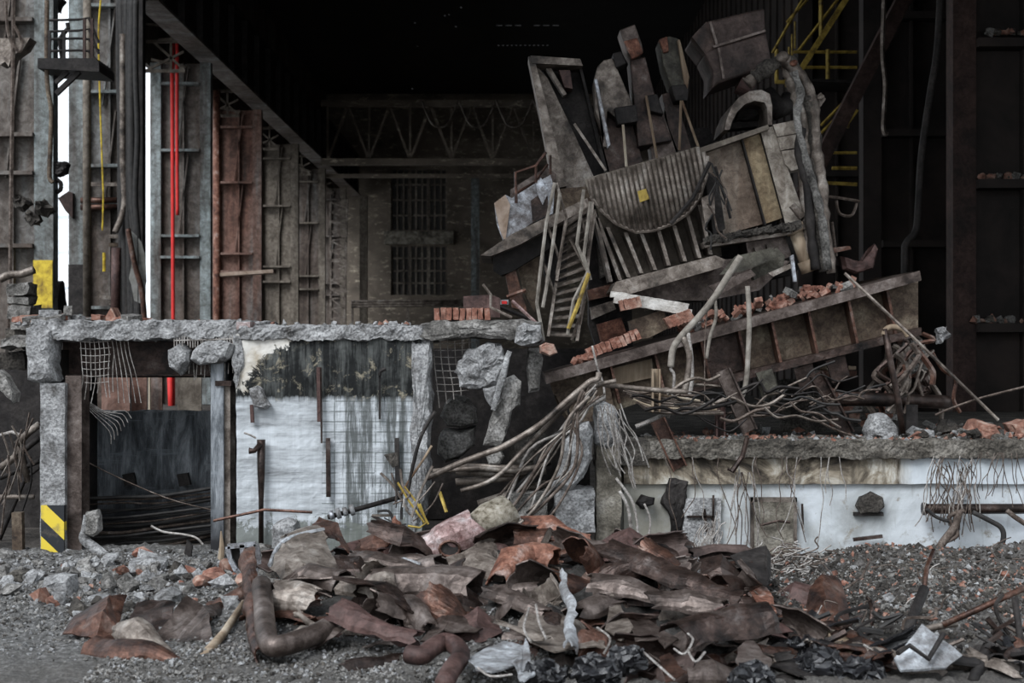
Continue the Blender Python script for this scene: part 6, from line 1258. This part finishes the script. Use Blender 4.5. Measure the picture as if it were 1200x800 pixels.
for k in range(75):
    px = random.uniform(860, 1210); py = random.uniform(745, 800) if px < 1010 else random.uniform(762, 800)
    if 1035 < px < 1140 and py < 792: continue
    Y = 10.9+max(0, 800-py)*.016; a = random.uniform(0, 6.28); l = random.uniform(.12, .4); p = P(px, py, Y); z = max(p.z, ground_z(p.x, Y)+.04); c0 = Vector((p.x, Y, z)); d = Vector((math.cos(a), math.sin(a), random.uniform(-.35, .5)))*l
    gutter([c0-d, c0, c0+d*.8], [.03+.05*random.random(), .06, .05], random.uniform(0, 90), random.uniform(140, 300), random.choice((SOOT, SOOT, BLACK, RUSTD, RUSTD, GREYS, RUST)), 'charred_scrap', 'small charred scrap in the black jumble at the lower right', group='charred scraps at the lower right', sd=500+k, amp=.03, nseg=8, rag=.05)
# larger bulky sheets that give the heap its height
random.seed(77)
BK = [(420, 668, 40), (470, 640, 30), (455, 690, 50), (540, 700, 30), (600, 640, -20), (640, 690, 30), (560, 735, 15), (690, 668, 60), (720, 680, -35), (750, 700, 20), (780, 668, 50), (700, 720, -20), (655, 735, 40), (740, 742, -30), (800, 690, -60), (830, 712, 35), (865, 700, 70), (760, 770, 15), (820, 745, -15), (690, 770, 50), (640, 715, 70), (590, 712, -45), (520, 722, 60), (350, 708, 20), (380, 742, -25), (470, 728, 25), (880, 740, 20), (845, 668, 30), (930, 745, 30), (500, 640, -15), (735, 640, 10), (770, 648, -25), (670, 645, 35)]
for k, (px, py, deg) in enumerate(BK):
    a = math.radians(deg); L = random.uniform(26, 42); dx, dy_ = math.cos(a)*L, math.sin(a)*L*.75; Yc = HY(px, py)-random.uniform(-.02, .22)
    m = random.choice((RUST, TAUPE, GREYS, RUSTD, TAUPE, HOODM, RUSTR, RUSTD)); lab = 'bulky bent sheet standing proud among the flatter scraps of the heap'; grp = 'bulky bent sheets of the heap'
    if k % 3:
        s0 = random.choice((-40, 10, 95, 120)); R_ = random.uniform(.12, .18)
        gutter([P(px-dx, py-dy_, Yc+random.uniform(-.2,.2)), P(px+random.uniform(-4,4), py+random.uniform(-5,3), Yc), P(px+dx, py+dy_, Yc+random.uniform(-.2,.2))], [R_, R_*1.15, R_*random.uniform(.5,1)], s0, s0+random.choice((130, 170, 200)), m, 'bulky_scrap_sheet', lab, group=grp, sd=900+k, amp=.025, nseg=14, rag=.03)
    else:
        w_ = random.uniform(14, 24); nx_, ny_ = -math.sin(a)*w_, math.cos(a)*w_
        q = [(px-dx, py-dy_, Yc+.15), (px, py-abs(ny_)*.9-4, Yc+.1), (px+dx*.9, py+dy_*.9-6, Yc+.12), (px+dx, py+dy_, Yc-.1), (px+dx*.1, py+abs(ny_)*.8, Yc-.25), (px-dx*.8, py-dy_*.8+w_*.9, Yc-.15), (px, py-2, Yc-.2)]
        fold([[q[0], q[1], q[6]], [q[1], q[2], q[6]], [q[2], q[3], q[6]], [q[3], q[4], q[6]], [q[4], q[5], q[6]], [q[5], q[0], q[6]]], m, 'bulky_scrap_sheet', lab, group=grp, sd=900+k, cuts=4, amp=.02)
# black bags and bright shreds, bottom right
for i, (x, y, rr) in enumerate([(935, 765, 22), (960, 782, 26), (700, 790, 20), (735, 772, 16), (640, 790, 16), (1005, 792, 24), (880, 795, 18)]):
    bmt = bmesh.new(); bmesh.ops.create_icosphere(bmt, subdivisions=4, radius=1); c0 = P(x, y, HY(x, y)-.9 if x < 900 else 10.8+max(0, 790-y)*.02); R_ = S(rr, 11)
    g = G().add([c0+Vector((v.co.x*1.3, v.co.y, v.co.z*.8))*R_+noise.noise_vector(v.co*2.5+Vector((i*5,0,0)))*R_*.5+noise.noise_vector(v.co*6+Vector((i,0,0)))*R_*.22 for v in bmt.verts], [[v.index for v in f.verts] for f in bmt.faces]); bmt.free()
    g.obj('plastic_bag', BLACK, label='crumpled black plastic lump, %s' % ['at the right below the tall rusty sheet', 'largest, at the bottom right', 'at the bottom under the tan sheet', 'behind the bottom centre splinters', 'beside the white splinter', 'rightmost near the white square plate', 'low between the two brown flaps'][i], cat='plastic')
fold([[(966, 735, 11.8), (985, 738, 11.9), (995, 748, 11.7), (975, 752, 11.5)], [(975, 752, 11.5), (995, 748, 11.7), (1002, 760, 11.3), (985, 775, 11.0), (968, 790, 10.8)]], CREAM, 'yellowed_sheet', 'curled sheet with yellowish inside at the lower right', sd=60)
fold([[(1048, 772, 10.75), (1080, 732, 11.0), (1128, 768, 10.8), (1108, 782, 10.65), (1056, 786, 10.6)]], PALES, 'white_square_plate', 'dirty white square plate lying at the lower right', sd=61, amp=.01, thick=.02)
G().tube([P(1052, 765, 10.6), P(1066, 756, 10.7), P(1088, 772, 10.6), P(1106, 742, 10.8)], .02, 6).obj('black_strap', SOOT, label='black strap looped over the dirty white plate', cat='strap')
for i, (pts, rr, m, lab) in enumerate([
    ([(1060, 750, 12.0), (1070, 722, 12.3), (1083, 690, 12.6)], .05, SOOT, 'thick dark pipe stub leaning above the white plate'),
    ([(1083, 692, 12.6), (1086, 665, 12.9), (1094, 645, 13.2)], .022, RUST, 'thin rusty rod above the thick dark stub'),
    ([(1105, 732, 11.9), (1150, 712, 11.9), (1202, 688, 11.9)], .028, RUST, 'long rusty bar slanting to the right picture edge'),
    ([(1189, 700, 11.8), (1194, 735, 11.7), (1200, 790, 11.6)], .03, SOOT, 'dark upright bar at the right edge'),
    ([(1016, 700, 13.0), (1034, 718, 12.8), (1058, 735, 12.6)], .02, RUSTD, 'thin dark bar slanting in the rubble left of the stub'),
    ([(1020, 735, 12.4), (1022, 716, 12.5), (1020, 705, 12.6)], .02, RUSTD, 'short upright dark bar in the right rubble'),
    ([(1080, 738, 12.0), (1108, 732, 12.0), (1122, 730, 12.0)], .03, GREYS, 'level grey bar just above the dirty white plate'),
    ([(1140, 800, 10.8), (1152, 770, 11.1), (1158, 758, 11.2)], .05, SOOT, 'thick dark stump at the bottom right'),
    ([(990, 690, 13.0), (1010, 676, 13.3), (1020, 655, 13.6)], .012, WIRE, 'fine rod sticking from the rubble right of the tall rusty sheet')]):
    G().tube([P(*p) for p in pts], rr, 8).obj('scrap_bar', m, label=lab, cat='bar', smooth=True)
for k in range(44):   # dark snarl bottom right
    x = random.uniform(900, 1200); y = random.uniform(735, 800); pts = [(x, y)]
    for j in range(3): pts.append((pts[-1][0]+random.uniform(-30, 34), pts[-1][1]+random.uniform(-18, 12)))
    G().tube(pc(pts, 11.0+max(0, 790-y)*.018+random.uniform(-.1, .2), 4), random.uniform(.01, .03), 5).obj('snarled_cable', random.choice((SOOT, WIRED, WIRE, RUSTD)), label='dark cable snarled in the wreckage at the bottom right', cat='cable', group='snarled cables at the bottom right')
for k in range(40):   # thin twigs of wire in the right rubble
    x = random.uniform(890, 1190); y = random.uniform(655, 740); pts = [(x, y)]
    for j in range(3): pts.append((pts[-1][0]+random.uniform(-12, 16), pts[-1][1]-random.uniform(-4, 14)))
    p = gxy(x, y); Y = p.y-.1 if p else 15
    G().tube(pc(pts, min(Y, 16.2), 4), .006, 4).obj('thin_wire', random.choice((WIRE, WIREL, WIRE)), label='thin bare wire sprouting from the rubble at right', cat='wire', group='bare wires in the right rubble')
for k in range(60):   # nest of wires by the hatch
    x = random.uniform(890, 960); y = random.uniform(640, 672); pts = [(x, y)]
    for j in range(3): pts.append((pts[-1][0]+random.uniform(-16, 18), pts[-1][1]+random.uniform(-9, 9)))
    G().tube(pc(pts, 15.6+random.uniform(-.4, .5), 4), .008, 4).obj('nest_wire', random.choice((WIREL, WIRE, WIREL)), label='pale wire in the nest below the walled-up hatch', cat='wire', group='nest of wires below the hatch')
for k in range(30):
    x = random.uniform(815, 840); y = random.uniform(628, 665); pts = [(x, y)]
    for j in range(2): pts.append((pts[-1][0]+random.uniform(-8, 10), pts[-1][1]-random.uniform(4, 18)))
    G().tube(pc(pts, 13.9, 4), .006, 4).obj('brush_wire', WIREL, label='pale wire of the brush like tuft at the heap top right', cat='wire', group='brush of wires at the heap top')
for i, pts in enumerate([[(790, 760), (802, 766), (812, 750), (806, 742)], [(806, 762), (815, 775), (826, 764)], [(752, 762), (770, 778), (790, 796)], [(560, 782), (575, 792), (600, 790)], [(700, 735), (715, 748), (708, 765)], [(1012, 755), (1030, 770), (1040, 795)], [(628, 708), (632, 730), (640, 748)], [(620, 712), (614, 735), (622, 752)]]):
    G().tube(pc([h3(a, b_, -1.0) if a < 900 else (a, b_, 11.0) for a, b_ in pts], None, 5), .009, 5).obj('bright_wire', WIREL, label='bright stray wire on the heap, %s' % ['hooked one right of the tan triangle', 'loop just below the hooked one', 'long one under the tan triangle', 'low one by the whitish sheet', 'one beside the dark pointed sheet', 'one left of the white square plate', 'one across the grey triangular sheet', 'one left of the grey triangular sheet'][i], cat='wire')
